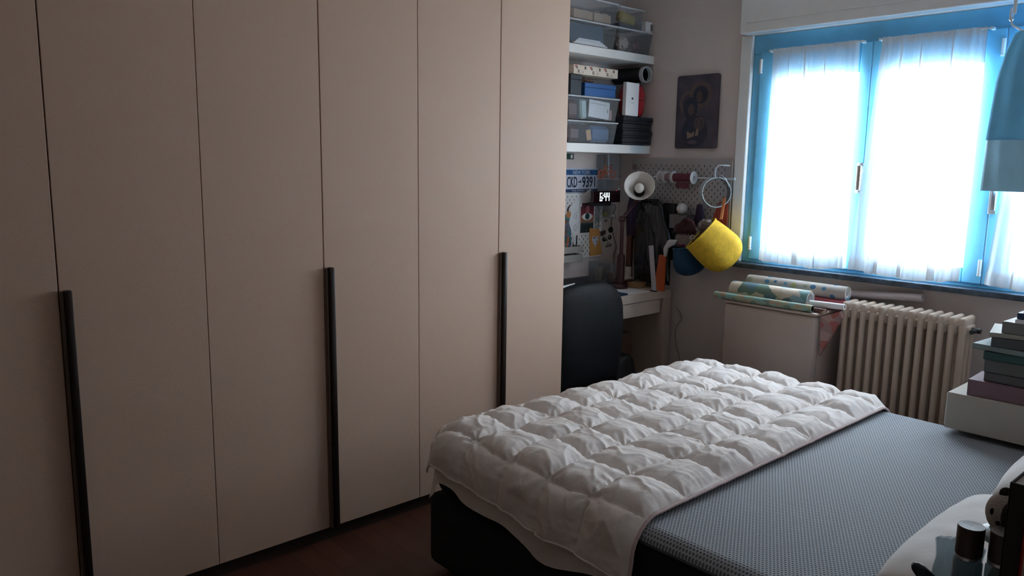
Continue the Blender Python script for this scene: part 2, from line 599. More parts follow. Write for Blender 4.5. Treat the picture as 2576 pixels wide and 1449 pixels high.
def curtain(name, label, xt0, xt1, xb0, xb1, seed, zt=2.135, zb=1.012, nf=6):
    root = thing(name, label, 'curtain', ((xt0 + xt1) / 2, YW - 0.045, zb), 'sheer curtains on the window sashes')
    rnd = random.Random(seed)
    ph = [rnd.uniform(0, 6.28) for _ in range(4)]
    def fold(s, t):
        a = 0.35 + 0.65 * t
        return (0.010 * math.sin(2 * math.pi * nf * s + ph[0] + 0.8 * math.sin(3 * t + ph[1]))
                + 0.006 * math.sin(2 * math.pi * nf * 2.3 * s + ph[2])) * a + 0.004 * noise.noise((s * 5, t * 4, seed))
    def P(s, t, dy=0.0):
        s2 = s + 0.02 * math.sin(6.28 * s * 3 + ph[3]) * t
        x = (xt0 + (xt1 - xt0) * s2) * (1 - t) + (xb0 + (xb1 - xb0) * s2) * t
        sag = -0.012 * math.sin(math.pi * s) * t + 0.010 * noise.noise((s * 6, seed * 3.1, 0)) * t
        return Vector((x, YW - 0.048 + fold(s, t) + dy - 0.018 * t, zt + (zb - zt) * t + sag))
    obj('cloth', sheet(B(), lambda u, v: P(u, v), 110, 40), CURT, root, smooth='all')
    # folded hem band at the foot: a second layer of the same cloth
    obj('hem', sheet(B(), lambda u, v: P(u, 0.945 + 0.055 * v, -0.003), 110, 5), CURT, root, smooth='all')
    for k in range(3):
        s0 = (0.20, 0.46, 0.66)[k] + rnd.uniform(-0.05, 0.05)
        wd_ = rnd.uniform(0.020, 0.045)
        def zf(u, v, s0=s0, wd_=wd_):
            f = u * 2
            sd = s0 + wd_ * (f if f < 1 else 2 - f) * (0.35 + 0.9 * v) + 0.02 * (v - 0.5) * math.sin(k + 1)
            return P(sd, v * 0.995, -0.004 - 0.002 * (1 if f < 1 else 2))
        obj('pleat', sheet(B(), zf, 8, 30), CURT, root, smooth='all')
    obj('heading', sheet(B(), lambda u, v: P(u, 0.03 * v, -0.003), 80, 2), CURT, root, smooth='all')
    bb = B()
    cyl(bb, (xt0 - 0.015, YW - 0.046, zt - 0.008), (xt1 + 0.022, YW - 0.046, zt - 0.008), 0.0035, seg=10)
    box(bb, xt0 - 0.020, xt0 - 0.008, YW - 0.052, YW - 0.014, zt - 0.014, zt - 0.002, 0.002)
    box(bb, xt1 + 0.008, xt1 + 0.022, YW - 0.052, YW - 0.014, zt - 0.014, zt - 0.002, 0.002)
    obj('rod', bb, TRIM, root, smooth=True)
    return root

curtain('curtain', 'narrow sheer white curtain on the window sash nearest the pegboard', 0.402, 0.862, 0.408, 0.896, 3)
curtain('curtain', 'flaring sheer white curtain on the middle window sash above the radiator', 0.976, 1.424, 0.916, 1.428, 5)
curtain('curtain', 'sheer white curtain partly hidden below the hanging glare-tinted garment bag', 1.585, 2.05, 1.528, 2.06, 9)

# glare-tinted cover bag hanging from a hook on the shutter housing
gb = thing('garment_bag', 'glare-tinted garment cover with paler lower panel hanging from hook before window', 'garment bag', (1.85, 3.80, 1.42))
def gbag(z0, z1, th):
    bb = B()
    prof = [(1.42, 1.49, 2.25), (1.64, 1.49, 2.25), (1.90, 1.505, 2.23), (2.02, 1.53, 2.2), (2.09, 1.56, 2.15), (2.12, 1.63, 2.08)]
    def edge(z):
        for (za, xa, xb), (zc, xc, xd) in zip(prof, prof[1:]):
            if za <= z <= zc + 1e-6:
                t = (z - za) / (zc - za)
                return xa + (xc - xa) * t, xb + (xd - xb) * t
        return prof[-1][1], prof[-1][2]
    def fn(side):
        def f(u, v):
            z = z0 + (z1 - z0) * v
            a, c = edge(z)
            x = a + (c - a) * u
            bul = th * math.sin(math.pi * u) ** 0.5 if 0 < u < 1 else 0
            return Vector((x, 3.80 + side * bul + 0.006 * math.sin(u * 22 + 2 * v) + 0.004 * math.sin(u * 47), z))
        return f
    sheet(bb, fn(-1), 60, 12)
    sheet(bb, fn(1), 60, 12)
    bmesh.ops.remove_doubles(bb, verts=bb.verts[:], dist=0.0005)
    return bb
obj('cover', gbag(1.645, 2.12, 0.035), M('glare_blue_cover_cloth', (0.17, 0.56, 0.90), 0.6, var=0.12, scale=5), gb, smooth='all')  # lens glare from the window put into the cloth as blue
obj('lower_panel', gbag(1.43, 1.645, 0.037), M('pale_glare_blue_cover_cloth', (0.36, 0.68, 0.90), 0.6, var=0.05), gb, smooth='all')  # glare blue put into the panel colour too
bb = B()
tube(bb, [(1.536, 3.80, 2.185), (1.536, 3.79, 2.15), (1.545, 3.80, 2.115), (1.58, 3.80, 2.09), (1.70, 3.80, 2.085)], 0.004)
obj('hanger_wire', bb, STEEL, gb, smooth=True)
wh = thing('wall_hook', 'small steel hook with round knob under the shutter housing', 'hook', (1.536, 3.83, 2.14))
obj('tab', box(B(), 1.529, 1.543, 3.836, 3.842, 2.165, 2.235, 0.002), TRIM, wh)
bb = ball(B(), (1.534, 3.815, 2.142), 0.010, 16)
cyl(bb, (1.534, 3.84, 2.168), (1.534, 3.815, 2.145), 0.004)
obj('knob', bb, STEEL, wh, smooth=True)

# ------------------------------------------------------------------ wardrobe: three two-door units
def wardrobe(ya, ym, yb, label):
    root = thing('wardrobe', label, 'wardrobe', (-0.3, (ya + yb) / 2, 0), 'taupe wardrobe units along the left wall')
    obj('carcass', box(B(), -0.62, -0.024, ya, yb, 0.062, 2.62), CARC, root)
    obj('plinth', box(B(), -0.60, -0.035, ya, yb, 0.0, 0.062), PLINTH, root)
    obj('door', box(B(), -0.022, 0.0, ya + 0.0012, ym - 0.003, 0.064, 2.62, 0.0012, 1), DOOR, root)
    d = obj('door', box(B(), -0.022, 0.0, ym + 0.001, yb - 0.0012, 0.064, 2.62, 0.0012, 1), DOOR, root)
    h = obj('handle', box(B(), 0.0005, 0.030, ym + 0.010, ym + 0.030, 0.066, 1.117, 0.004), HANDLE, d, smooth=True)
    obj('handle_profile', box(B(), 0.0005, 0.014, ym + 0.001, ym + 0.009, 0.066, 1.114, 0.001), HPROF, d)
    return root
wardrobe(0.112, 0.553, 0.999, 'two-door taupe wardrobe unit nearest the camera, filling the left edge')
wardrobe(0.999, 1.448, 1.886, 'middle two-door taupe wardrobe unit opposite the foot of the bed')
wardrobe(1.886, 2.330, 2.761, 'two-door taupe wardrobe unit beside the desk corner and black chair')

# ------------------------------------------------------------------ bed
bed = thing('bed_base', 'low black upholstered bed base under the grey mattress', 'bed', (1.43, 2.45, 0))
bb = box(B(), 0.42, 2.44, 1.62, 3.30, 0.03, 0.305, 0.035, 4)
obj('frame', bb, BASEF, bed, smooth=True)
obj('headboard', box(B(), 2.44, 2.515, 1.60, 3.32, 0.03, 0.535, 0.03, 3), BASEF, bed, smooth=True)
for x in (0.5, 2.36):
    for y in (1.70, 3.22):
        obj('leg', cyl(B(), (x, y, 0), (x, y, 0.04), 0.03, seg=16), BLACK, bed)

mt = thing('mattress', 'grey honeycomb-knit mattress with black sides on the bed', 'mattress', (1.43, 2.45, 0.305))
bb = box(B(), 0.44, 2.435, 1.635, 3.285, 0.308, 0.525, 0.05, 6)
bmesh.ops.bisect_plane(bb, geom=bb.verts[:] + bb.edges[:] + bb.faces[:], plane_co=(0, 0, 0.490), plane_no=(0, 0, 1))
up = [f for f in bb.faces if f.calc_center_median().z > 0.490]
cov = bb.copy()
bmesh.ops.delete(bb, geom=[f for f in bb.faces if f.calc_center_median().z > 0.490], context='FACES')
bmesh.ops.delete(cov, geom=[f for f in cov.faces if f.calc_center_median().z <= 0.490], context='FACES')
obj('side_border', bb, BASEF, mt, smooth=True)
obj('top_cover', cov, HONEY, mt, smooth=True)
bb = tube(B(), [(0.435 + 0.03, 1.632, 0.487), (2.40, 1.632, 0.487)], 0.004)
obj('seam_piping', bb, BLACK, mt, smooth=True)

# the duvet: quilted down cover draped over the foot half of the bed
XF, YN, YF, XD = 0.51, 1.715, 3.205, 1.395
CELL = 0.188
def drape(u, v, zt, r, puff):
    a = max(0.0, XF - u)
    bq = (YN - v) if v < YN else ((v - YF) if v > YF else 0.0)
    L = math.hypot(a, bq)
    d = Vector((-a / L, (-bq if v < YN else bq) / L, 0)) if L > 1e-6 else Vector((0, 0, 0))
    th = min(L / r, math.pi / 2)
    ex = max(0.0, L - r * math.pi / 2)
    p = Vector((max(u, XF), min(max(v, YN), YF), zt)) + d * (r * math.sin(th) + 0.12 * ex) - Vector((0, 0, r * (1 - math.cos(th)) + 0.98 * ex))
    n = d * math.sin(th) + Vector((0, 0, math.cos(th)))
    return p + n * puff(u, v, L)
def seam(t):
    f = t / CELL
    f = f - math.floor(f)
    return abs(2 * f - 1)      # 1 on a seam, 0 mid-cell
def puff_top(u, v, L):
    uu = u + 0.030 * noise.noise((u * 3.5, v * 3.5, 1.3)) + 0.005 * noise.noise((u * 13, v * 13, 2.2))
    vv = v + 0.030 * noise.noise((u * 3.5, v * 3.5, 7.7)) + 0.005 * noise.noise((u * 13, v * 13, 5.2))
    pu, pv = (uu - XD) / CELL, (vv - YN + 0.05) / CELL
    su, sv = seam(uu - XD), seam(vv - YN + 0.05)
    ci, cj = math.floor(pu), math.floor(pv)
    cell = noise.noise((ci * 1.7, cj * 2.3, 4.0))
    k = ((1 - su ** 3.0) * (1 - sv ** 3.0)) ** 0.62
    h = (0.034 + 0.012 * cell) * k
    # lopsided filling inside each box
    fu, fv = pu - ci - 0.5, pv - cj - 0.5
    h += 0.022 * k * (fu * noise.noise((ci * 3.1, cj * 1.9, 11.0)) + fv * noise.noise((ci * 1.3, cj * 2.9, 17.0)))
    # gathers running away from the seams
    h += 0.010 * noise.noise((vv * 30, uu * 6, 3.0)) * su ** 2.2 * (1 - 0.6 * sv)
    h += 0.010 * noise.noise((uu * 30, vv * 6, 9.0)) * sv ** 2.2 * (1 - 0.6 * su)
    # star of creases round each stitched crossing
    ri, rj = round(pu), round(pv)
    du, dv_ = (pu - ri) * CELL, (pv - rj) * CELL
    d = math.hypot(du, dv_)
    if d < 0.12:
        ph = 6.0 * noise.noise((ri * 2.7, rj * 3.3, 2.0))
        am = 0.0090 * (0.6 + noise.noise((ri * 1.1, rj * 4.1, 6.0)))
        h += am * math.cos(7 * math.atan2(dv_, du) + ph + 2 * noise.noise((uu * 15, vv * 15, 0))) * math.exp(-(d / 0.052) ** 2) * min(1, d / 0.012)
    h += 0.0050 * noise.noise((vv * 70, uu * 12, 13.0)) * su ** 3 + 0.0050 * noise.noise((uu * 75, vv * 12, 19.0)) * sv ** 3
    # loose cloth wrinkles: sharp ridges
    rg = 1 - abs(noise.noise((uu * 12 + vv * 4, vv * 8 - uu * 3, 2.0))) * 2.2
    h += 0.0065 * max(0, rg) ** 3 * k
    rg = 1 - abs(noise.noise((uu * 22 + vv * 9, vv * 17 - uu * 8, 31.0))) * 2.4
    h += 0.0032 * max(0, rg) ** 3 * (0.25 + 0.75 * max(su, sv) ** 2)
    rg = 1 - abs(noise.noise((uu * 9 - vv * 12, vv * 20, 12.0))) * 2.4
    h += 0.0022 * max(0, rg) ** 2 * (0.3 + 0.7 * k)
    h += 0.016 * noise.noise((uu * 3, vv * 3, 8.0)) + 0.006
    if u > XD - 0.05:
        h *= max(0.0, (XD - u) / 0.05) ** 0.5 * 0.9 + 0.1
    if L > 0.06:
        f = min(1, (L - 0.06) / 0.08)
        h = h * (1 - 0.45 * f) + f * 0.012 * noise.noise((uu * 9, vv * 9 + 3, 21.0))
    return h
def v_range(u):
    t = (u - 0.3) / (XD - 0.3)
    near = 0.150 + 0.095 * max(0, min(1, t)) + 0.022 * noise.noise((u * 5.5, 0.3, 2.0))
    return YN - near, YF + 0.20
def u_start(v):
    return XF - 0.185 - 0.012 * math.sin(v * 17)
NU, NV = 230, 350
def dv(u, v):
    uu = XD + (XF - 0.150 - XD) * u
    a, c = v_range(uu)
    return drape(uu, a + (c - a) * v, 0.548, 0.105, puff_top)
bb = B()
sheet(bb, dv, NU, NV)
duvet = thing('duvet', 'white quilted down duvet spread over the foot half of the bed', 'duvet', (0.9, 2.45, 0.35))
obj('cover', bb, DUVET, duvet, smooth='all')
def dv2(u, v):
    uu = XD - 0.02 + (XF - 0.195 - XD) * u
    a, c = v_range(uu)
    a -= 0.055 + 0.035 * noise.noise((uu * 4.3, 5.0, 1.0))
    c += 0.03
    def pf(uq, vq, L):
        return 0.006 * noise.noise((uq * 9, vq * 9, 3)) + 0.016 * noise.noise((uq * 10, vq * 3, 6)) * min(1, max(0, L - .1) * 8)
    return drape(uu, a + (c - a) * v, 0.532, 0.092, pf)
obj('folded_under_layer', sheet(B(), dv2, 120, 180), DUVET, duvet, smooth='all')
# stitched hem cord along the open edge and the hanging edge
pts = [dv(0.0, j / 120) + Vector((0.004, 0, -0.004)) for j in range(121)]
obj('hem_cord', tube(B(), pts, 0.005, 8), PIPE, duvet, smooth='all')
pts = [dv(i / 100, 0.0) for i in range(101)]
obj('hem_cord', tube(B(), pts, 0.004, 8), DUVET, duvet, smooth='all')

def pillow(cx, cy, wx, wy, h, zb, rz, label):
    def fn(side):
        def f(u, v):
            a, c = 2 * u - 1, 2 * v - 1
            e = max(0.0, (1 - abs(a) ** 4.0) * (1 - abs(c) ** 3.2)) ** 0.42
            x, y = a * wx / 2 * (1 - 0.05 * c * c), c * wy / 2 * (1 - 0.07 * a * a)
            wr = 0.006 * noise.noise((a * 4, c * 5, cx)) * e
            p = RZ(rz) @ Vector((x, y, 0))
            zz = (h * 0.62 * e if side > 0 else -h * 0.38 * e) + wr + h * 0.38
            return Vector((cx + p.x, cy + p.y, zb + zz))
        return f
    bb = B()
    sheet(bb, fn(1), 44, 44)
    sheet(bb, fn(-1), 44, 44)
    bmesh.ops.remove_doubles(bb, verts=bb.verts[:], dist=0.0008)
    root = thing('pillow', label, 'pillow', (cx, cy, zb), 'pillows at the head of the bed')
    obj('case', bb, PILLOWM, root, smooth='all')
    pts = []
    for k in range(80):
        t = 2 * math.pi * k / 80
        a, c = math.cos(t), math.sin(t)
        s = max(abs(a), abs(c))
        a, c = a / s, c / s
        p = RZ(rz) @ Vector((a * wx / 2 * (1 - 0.05 * c * c), c * wy / 2 * (1 - 0.07 * a * a), 0))
        pts.append((cx + p.x, cy + p.y, zb + h * 0.38))
    obj('piping', tube(B(), pts, 0.0025, 6, True), PILLOWM, root, smooth='all')
pillow(2.205, 2.04, 0.44, 0.72, 0.15, 0.532, 0, 'white pillow behind the glass bottles, nearest the camera')
pillow(2.215, 2.785, 0.42, 0.70, 0.16, 0.532, 0, 'white pillow at the right frame edge near the book stack')

# ------------------------------------------------------------------ radiator
rad = thing('radiator', 'cream column radiator with thirteen sections below the window', 'radiator', (1.235, 3.80, 0.10))
def section_bm():
    bb = B()
    for yy in (-0.055, 0.0, 0.055):
        pts = [(0, yy, 0.03), (0, yy, 0.75)]
        tube(bb, [(0, yy, 0.02), (0, yy, 0.06), (0, yy, 0.70), (0, yy, 0.725), (0, yy * 0.97, 0.742), (0, yy * 0.9, 0.752)],
             [0.014, 0.0145, 0.0145, 0.0145, 0.013, 0.008], 12)
    for zz in (0.065, 0.715):
        box(bb, -0.0215, 0.0215, -0.052, 0.052, zz - 0.024, zz + 0.024, 0.012, 3)
    for z0_, z1_ in ((0.728, 0.774), (0.015, 0.055)):
        box(bb, -0.0145, 0.0145, -0.068, 0.068, z0_, z1_, 0.0135, 4)
    return bb
sec = None
for i in range(13):
    x = 0.972 + i * 0.0438
    if sec is None:
        sec = obj('section', section_bm(), RADM, rad, smooth=True)
        # section_bm is local: put it on the radiator root
        sec.data.transform(Matrix.Translation(ORG[rad]))
        s0 = sec
        s0.location = Vector((x, 3.80, 0.10)) - ORG[rad]
    else:
        c = s0.copy()
        link(c)
        c.parent = rad
        c.location = Vector((x, 3.80, 0.10)) - ORG[rad]
bb = cyl(B(), (1.51, 3.80, 0.815), (1.555, 3.80, 0.815), 0.012, seg=12)
cyl(bb, (1.535, 3.80, 0.815), (1.535, 3.745, 0.815), 0.010, seg=12)
obj('valve', bb, BLACK, rad, smooth=True)
for x in (1.03, 1.45):
    for zz in (0.74, 0.18):
        obj('wall_bracket', box(B(), x - 0.01, x + 0.01, 3.862, YW - 0.001, zz, zz + 0.04), RADM, rad)
bb = tube(B(), [(1.53, 3.80, 0.165), (1.58, 3.80, 0.165), (1.60, 3.80, 0.14), (1.60, 3.80, 0.0)], 0.009, 10)
obj('pipe', bb, RADM, rad, smooth=True)
cp = cyl(B(), (0.944, 3.80, 0.815), (0.953, 3.80, 0.815), 0.017, seg=16)
obj('end_plug', cp, RADM, rad, smooth=True)

# ------------------------------------------------------------------ small fridge under the window with rolls of paper on it
fr = thing('mini_fridge', 'white rounded mini fridge under the window beneath paper rolls', 'fridge', (0.635, 3.75, 0))
FRM = M('warm_white_enamel', (0.42, 0.34, 0.30), 0.35, var=0.02)
obj('body', box(B(), 0.375, 0.895, 3.655, 3.93, 0.03, 0.80, 0.02, 4), FRM, fr, smooth=True)
obj('door', box(B(), 0.375, 0.895, 3.60, 3.652, 0.05, 0.80, 0.022, 5), FRM, fr, smooth=True)
obj('top_panel', box(B(), 0.37, 0.90, 3.598, 3.93, 0.802, 0.816, 0.005), FRM, fr, smooth=True)
for x in (0.41, 0.86):
    for y in (3.66, 3.90):
        obj('foot', cyl(B(), (x, y, 0), (x, y, 0.032), 0.018, seg=12), BLACK, fr)

def roll(name, label, p0, p1, r, mat, core=None, group='rolls of wrapping paper on the fridge', hollow=0.6):
    root = thing(name, label, 'paper roll', ((p0[0] + p1[0]) / 2, (p0[1] + p1[1]) / 2, min(p0[2], p1[2]) - r), group)
    d = (Vector(p1) - Vector(p0))
    Ln = d.length
    bb = lathe(B(), [(r * hollow, 0.0), (r * 0.97, 0.0), (r, 0.004), (r * 1.01, Ln * 0.5), (r, Ln - 0.004), (r * 0.97, Ln), (r * hollow, Ln)], p0, d, 28, closed_ends=False)
    obj('paper', bb, mat, root, smooth=True)
    bb = lathe(B(), [(r * hollow, 0.002), (r * hollow * 1.02, Ln - 0.002), (r * hollow * 0.82, Ln - 0.002), (r * hollow * 0.82, 0.002), (r * hollow, 0.002)], p0, d, 24, closed_ends=False)
    obj('inner_turns', bb, core or PAPER, root, smooth=True)
    # free edge of the sheet: a thin lip along the roll
    u, w = frame_of(d)
    e0 = Vector(p0) + w * (r + 0.0008)
    return root
PATG = mat_pattern('green_leaf_print', [(0.15, 0.22, 0.17), (0.22, 0.32, 0.26), (0.30, 0.34, 0.22), (0.20, 0.36, 0.33), (0.36, 0.27, 0.18)], 28, (1, 2, 2))
PATA = mat_pattern('animal_blocks_print', [(0.55, 0.47, 0.36), (0.10, 0.19, 0.24), (0.60, 0.52, 0.42), (0.16, 0.30, 0.30), (0.12, 0.20, 0.16), (0.28, 0.42, 0.50), (0.62, 0.54, 0.46)], 17, (1, 1.3, 1.3))
PATB = mat_pattern('bright_bits_print', [(0.5, 0.35, 0.1), (0.12, 0.05, 0.04), (0.45, 0.12, 0.06), (0.08, 0.15, 0.25), (0.55, 0.45, 0.35)], 45)
PATD = mat_pattern('dots_print', [(0.05, 0.17, 0.33), (0.40, 0.38, 0.16), (0.08, 0.25, 0.42), (0.34, 0.34, 0.26)], 19, (1, 1, 1), base=(0.48, 0.44, 0.40), randomness=0.25)
REDP = M('dark_red_paper', (0.30, 0.035, 0.05), 0.5)
ZT = 0.817
roll('wrapping_roll', 'thin green leaf-printed paper roll at the front of the fridge top', (0.325, 3.600, ZT + 0.019), (0.868, 3.614, ZT + 0.019), 0.018, PATG, BLACK, hollow=0.8)
roll('wrapping_roll', 'thin multicoloured paper roll squeezed behind the green roll', (0.40, 3.634, ZT + 0.012), (0.925, 3.640, ZT + 0.012), 0.011, PATB)
roll('wrapping_roll', 'fat paper roll printed with blue and cream animal blocks', (0.372, 3.697, ZT + 0.047), (0.812, 3.699, ZT + 0.047), 0.045, PATA, hollow=0.88)
roll('wrapping_roll', 'dark red paper roll behind the blue and cream roll', (0.50, 3.773, ZT + 0.028), (0.975, 3.773, ZT + 0.028), 0.026, REDP, BLACK)
roll('wrapping_roll', 'white paper roll with big blue and yellow dots lying on top', (0.40, 3.806, ZT + 0.084), (0.950, 3.806, ZT + 0.084), 0.036, PATD)
roll('wrapping_roll', 'plain grey paper roll at the back against the wall', (0.42, 3.842, ZT + 0.028), (0.84, 3.842, ZT + 0.028), 0.026, M('grey_paper', (0.35, 0.33, 0.33), 0.7))
roll('wrapping_roll', 'short plain white paper roll peeping out beside the red roll', (0.825, 3.668, ZT + 0.036), (1.0, 3.672, ZT + 0.040), 0.015, PAPER, M('cream_core', (0.55, 0.52, 0.42)))
roll('wrapping_roll', 'long plain white tube lying behind the radiator top', (0.86, 3.905, 0.880), (1.265, 3.905, 0.915), 0.020, M('pale_lilac_paper', (0.62, 0.56, 0.60), 0.7), hollow=0.7)
# patterned paper bag hanging beside the fridge
bb = B()
prism(bb, [(0.902, 3.64, 0.80), (0.985, 3.66, 0.835), (0.99, 3.67, 0.80), (0.93, 3.655, 0.66), (0.904, 3.645, 0.60)], (0.0, 0.02, 0.0))
solo('paper_bag', bb, mat_pattern('pink_floral_print', [(0.30, 0.16, 0.15), (0.36, 0.22, 0.20), (0.30, 0.08, 0.07), (0.26, 0.15, 0.15)], 26),
     'crumpled pink floral paper bag between the fridge and the radiator', 'paper bag')

# ------------------------------------------------------------------ bedside shelf and books
sh = thing('bedside_shelf', 'thick white wall-hung bedside shelf box under the book stack', 'shelf', (2.09, 3.32, 0.547))
obj('shell', box(B(), 1.655, XR, 3.15, 3.50, 0.548, 0.688, 0.003), M('olive_white_lacquer', (0.46, 0.43, 0.38), 0.35, var=0.02), sh)
obj('drawer_front', box(B(), 1.649, 1.655, 3.16, 3.49, 0.556, 0.680, 0.002), WHITE, sh)

def book(x0, y0, w, d, z0, t, rz, cov, label, soft=False, pages=(0.62, 0.64, 0.66), group='books stacked on the bedside shelf'):
    """lying book, spine towards the room (-y)"""
    cx, cy = x0 + w / 2, y0 + d / 2
    root = thing('book', label, 'book', (cx, cy, z0), group)
    R = RZ(rz)
    def put(bm_):
        bmesh.ops.rotate(bm_, verts=bm_.verts[:], cent=(cx, cy, z0), matrix=R)
        return bm_
    ct = 0.0012 if soft else 0.0028
    bb = box(B(), x0, x0 + w, y0, y0 + d, z0, z0 + ct, 0.0006, 1)
    box(bb, x0, x0 + w, y0, y0 + d, z0 + t - ct, z0 + t, 0.0006, 1)
    box(bb, x0, x0 + w, y0, y0 + ct, z0, z0 + t, 0.0006, 1)
    obj('cover', put(bb), cov, root)
    ins = 0.001 if soft else 0.004
    bb = B()
    n = 5
    for k in range(n):
        za, zb_ = z0 + ct + (t - 2 * ct) * k / n, z0 + ct + (t - 2 * ct) * (k + 1) / n
        j = random.uniform(0, 0.0012)
        box(bb, x0 + ins + j, x0 + w - ins - j, y0 + ct, y0 + d - ins - j, za, zb_)
    obj('pages', put(bb), M('page_paper_%d' % int(pages[0] * 100), pages, 0.85, var=0.12, scale=80, stretch=(1, 1, 20)), root)
    return root
def C(name, c, r=0.5):
    return M('cover_' + name, c, r, var=0.05)
z = 0.689
STACK = [(1.712, 3.165, 0.30, 0.24, 0.060, 2, C('mauve', (0.180, 0.108, 0.132)), 'mauve bound book at the very bottom of the stack', False),
         (1.765, 3.175, 0.24, 0.23, 0.034, -2, C('slate', (0.084, 0.084, 0.090)), 'slate grey book second from the bottom of the stack', False),
         (1.757, 3.175, 0.24, 0.24, 0.046, 1, C('grey', (0.102, 0.108, 0.108)), 'thick grey book third from the bottom of the stack', False),
         (1.750, 3.170, 0.25, 0.24, 0.030, 3, C('dark_teal', (0.024, 0.072, 0.072)), 'dark teal book in the middle of the stack', False),
         (1.722, 3.165, 0.28, 0.25, 0.020, -5, C('pale_teal', (0.180, 0.240, 0.240)), 'wide pale teal book jutting out of the stack', False),
         (1.765, 3.170, 0.22, 0.22, 0.034, 6, C('charcoal', (0.054, 0.066, 0.072)), 'charcoal paperback above the jutting teal book', True),
         (1.745, 3.180, 0.23, 0.21, 0.016, 12, C('bone', (0.312, 0.312, 0.276)), 'bone-coloured paperback with curled cover in the stack', True),
         (1.806, 3.175, 0.21, 0.22, 0.042, -3, C('ash', (0.168, 0.168, 0.168)), 'thick ash grey paperback near the top of the stack', True),
         (1.835, 3.175, 0.19, 0.20, 0.014, 4, C('white', (0.72, 0.74, 0.76)), 'thin white booklet under the navy book', True),
         (1.845, 3.175, 0.19, 0.20, 0.022, 0, C('navy', (0.012, 0.036, 0.096)), 'navy blue book just below the topmost booklet', False),
         (1.850, 3.180, 0.20, 0.21, 0.010, 8, C('bright_white', (0.80, 0.83, 0.87)), 'thin white booklet on top of the book stack', True)]
for x0, y0, w, d, t, rz, cv, lab, soft in STACK:
    book(x0, y0, w, d, z, t, rz, cv, lab, soft)
    z += t + 0.0012

# ------------------------------------------------------------------ wall shelves and what stands on them
SF = -0.418
for nm, z0_, z1_, lab in (('wall_shelf', 2.126, 2.174, 'upper white floating shelf carrying clear storage bins'),
                          ('wall_shelf', 1.586, 1.636, 'lower white floating shelf above the number plate')):
    r_ = thing(nm, lab, 'shelf', ((XL + SF) / 2, 3.4, z0_), 'white floating shelves above the desk')
    obj('board', box(B(), XL, SF, 2.80, YW - 0.002, z0_, z1_, 0.0015, 1), WHITE, r_)
    obj('end_cap', box(B(), XL + 0.002, SF - 0.002, 2.794, 2.80, z0_ + 0.002, z1_ - 0.002), WHITE, r_)

def clear_bin(y0, y1, z0_, z1_, label, xf=-0.428, depth=0.215, taper=0.02):
    root = thing('storage_bin', label, 'storage bin', (xf - depth / 2, (y0 + y1) / 2, z0_), 'clear plastic storage bins')
    xb = xf - depth
    bb = B()
    a = [bb.verts.new(p) for p in ((xf - taper * .5, y0 + taper, z0_), (xf - taper * .5, y1 - taper, z0_), (xb + taper * .5, y1 - taper, z0_), (xb + taper * .5, y0 + taper, z0_))]
    c = [bb.verts.new(p) for p in ((xf, y0, z1_), (xf, y1, z1_), (xb, y1, z1_), (xb, y0, z1_))]
    bb.faces.new(a)
    for i in range(4):
        bb.faces.new((a[i], a[(i + 1) % 4], c[(i + 1) % 4], c[i]))
    ed = [e for e in bb.edges]
    thicken(bb, 0.0015)
    obj('tub', bb, CLEAR, root)
    bb = B()
    for q in ((xf - 0.006, xf + 0.006, y0 - 0.004, y1 + 0.004), (xb - 0.004, xb + 0.006, y0 - 0.004, y1 + 0.004),
              (xb, xf, y0 - 0.004, y0 + 0.006), (xb, xf, y1 - 0.006, y1 + 0.004)):
        box(bb, q[0], q[1], q[2], q[3], z1_ - 0.006, z1_ + 0.003, 0.002, 1)
    obj('rim', bb, mat_clear('milky_rim_plastic', (0.9, 0.92, 0.94), 0.35, 0.25, (0.72, 0.74, 0.77)), root)
    return root
def inside(bin_, name, q, mat, rot=None, bev=0.003, label=None, cat='box'):
    o = solo(name, box(B(), *q, bev, 1, rot), mat, label, cat)
    return o

clear_bin(3.20, 3.60, 2.176, 2.306, 'clear bin with a dark blue folder, lower left on the upper shelf')
inside(None, 'folder', (-0.46, -0.452, 3.235, 3.51, 2.192, 2.296), C('folder_blue', (0.03, 0.07, 0.12)), RY(-6), label='dark blue folder standing in the lower left clear bin', cat='folder')
bb = B()
for k in range(4):
    box(bb, -0.447, -0.438, 3.25 + 0.012 * k, 3.53 - 0.02 * k, 2.181 + 0.008 * k, 2.188 + 0.008 * k)
solo('paper_sheaf', bb, PAPER, 'loose white papers lying before the dark blue folder', 'papers')
clear_bin(3.20, 3.60, 2.312, 2.43, 'clear bin with cardboard boxes, upper left on the upper shelf')
CARD = M('kraft_cardboard', (0.46, 0.33, 0.23), 0.8)
for y0, y1, lab in ((3.25, 3.41, 'kraft cardboard box at left inside the upper clear bin'), (3.416, 3.565, 'kraft cardboard box at right inside the upper clear bin')):
    r_ = thing('cardboard_box', lab, 'box', (-0.5, (y0 + y1) / 2, 2.316))
    obj('carton', box(B(), -0.56, -0.448, y0, y1, 2.316, 2.366, 0.002, 1, RZ(1.5)), CARD, r_)
    obj('label_tag', box(B(), -0.50, -0.46, y0 + 0.09, y0 + 0.135, 2.3665, 2.372), PAPER, r_)
clear_bin(3.61, 3.930, 2.176, 2.306, 'clear bin of beige and burgundy cloth by the window wall')
def cloth_lump(c, s, mat, label, seed):
    bb = B()
    rr = bmesh.ops.create_icosphere(bb, subdivisions=4, radius=1.0)
    for v in bb.verts:
        n_ = 1 + 0.42 * noise.noise(v.co * 2.2 + Vector((seed, 0, 0))) + 0.24 * noise.noise(v.co * 5 + Vector((0, seed, 0)))
        v.co = Vector((v.co.x * s[0] * n_, v.co.y * s[1] * n_, v.co.z * s[2] * n_)) + Vector(c)
    return solo('cloth', bb, mat, label, 'cloth', smooth='all')
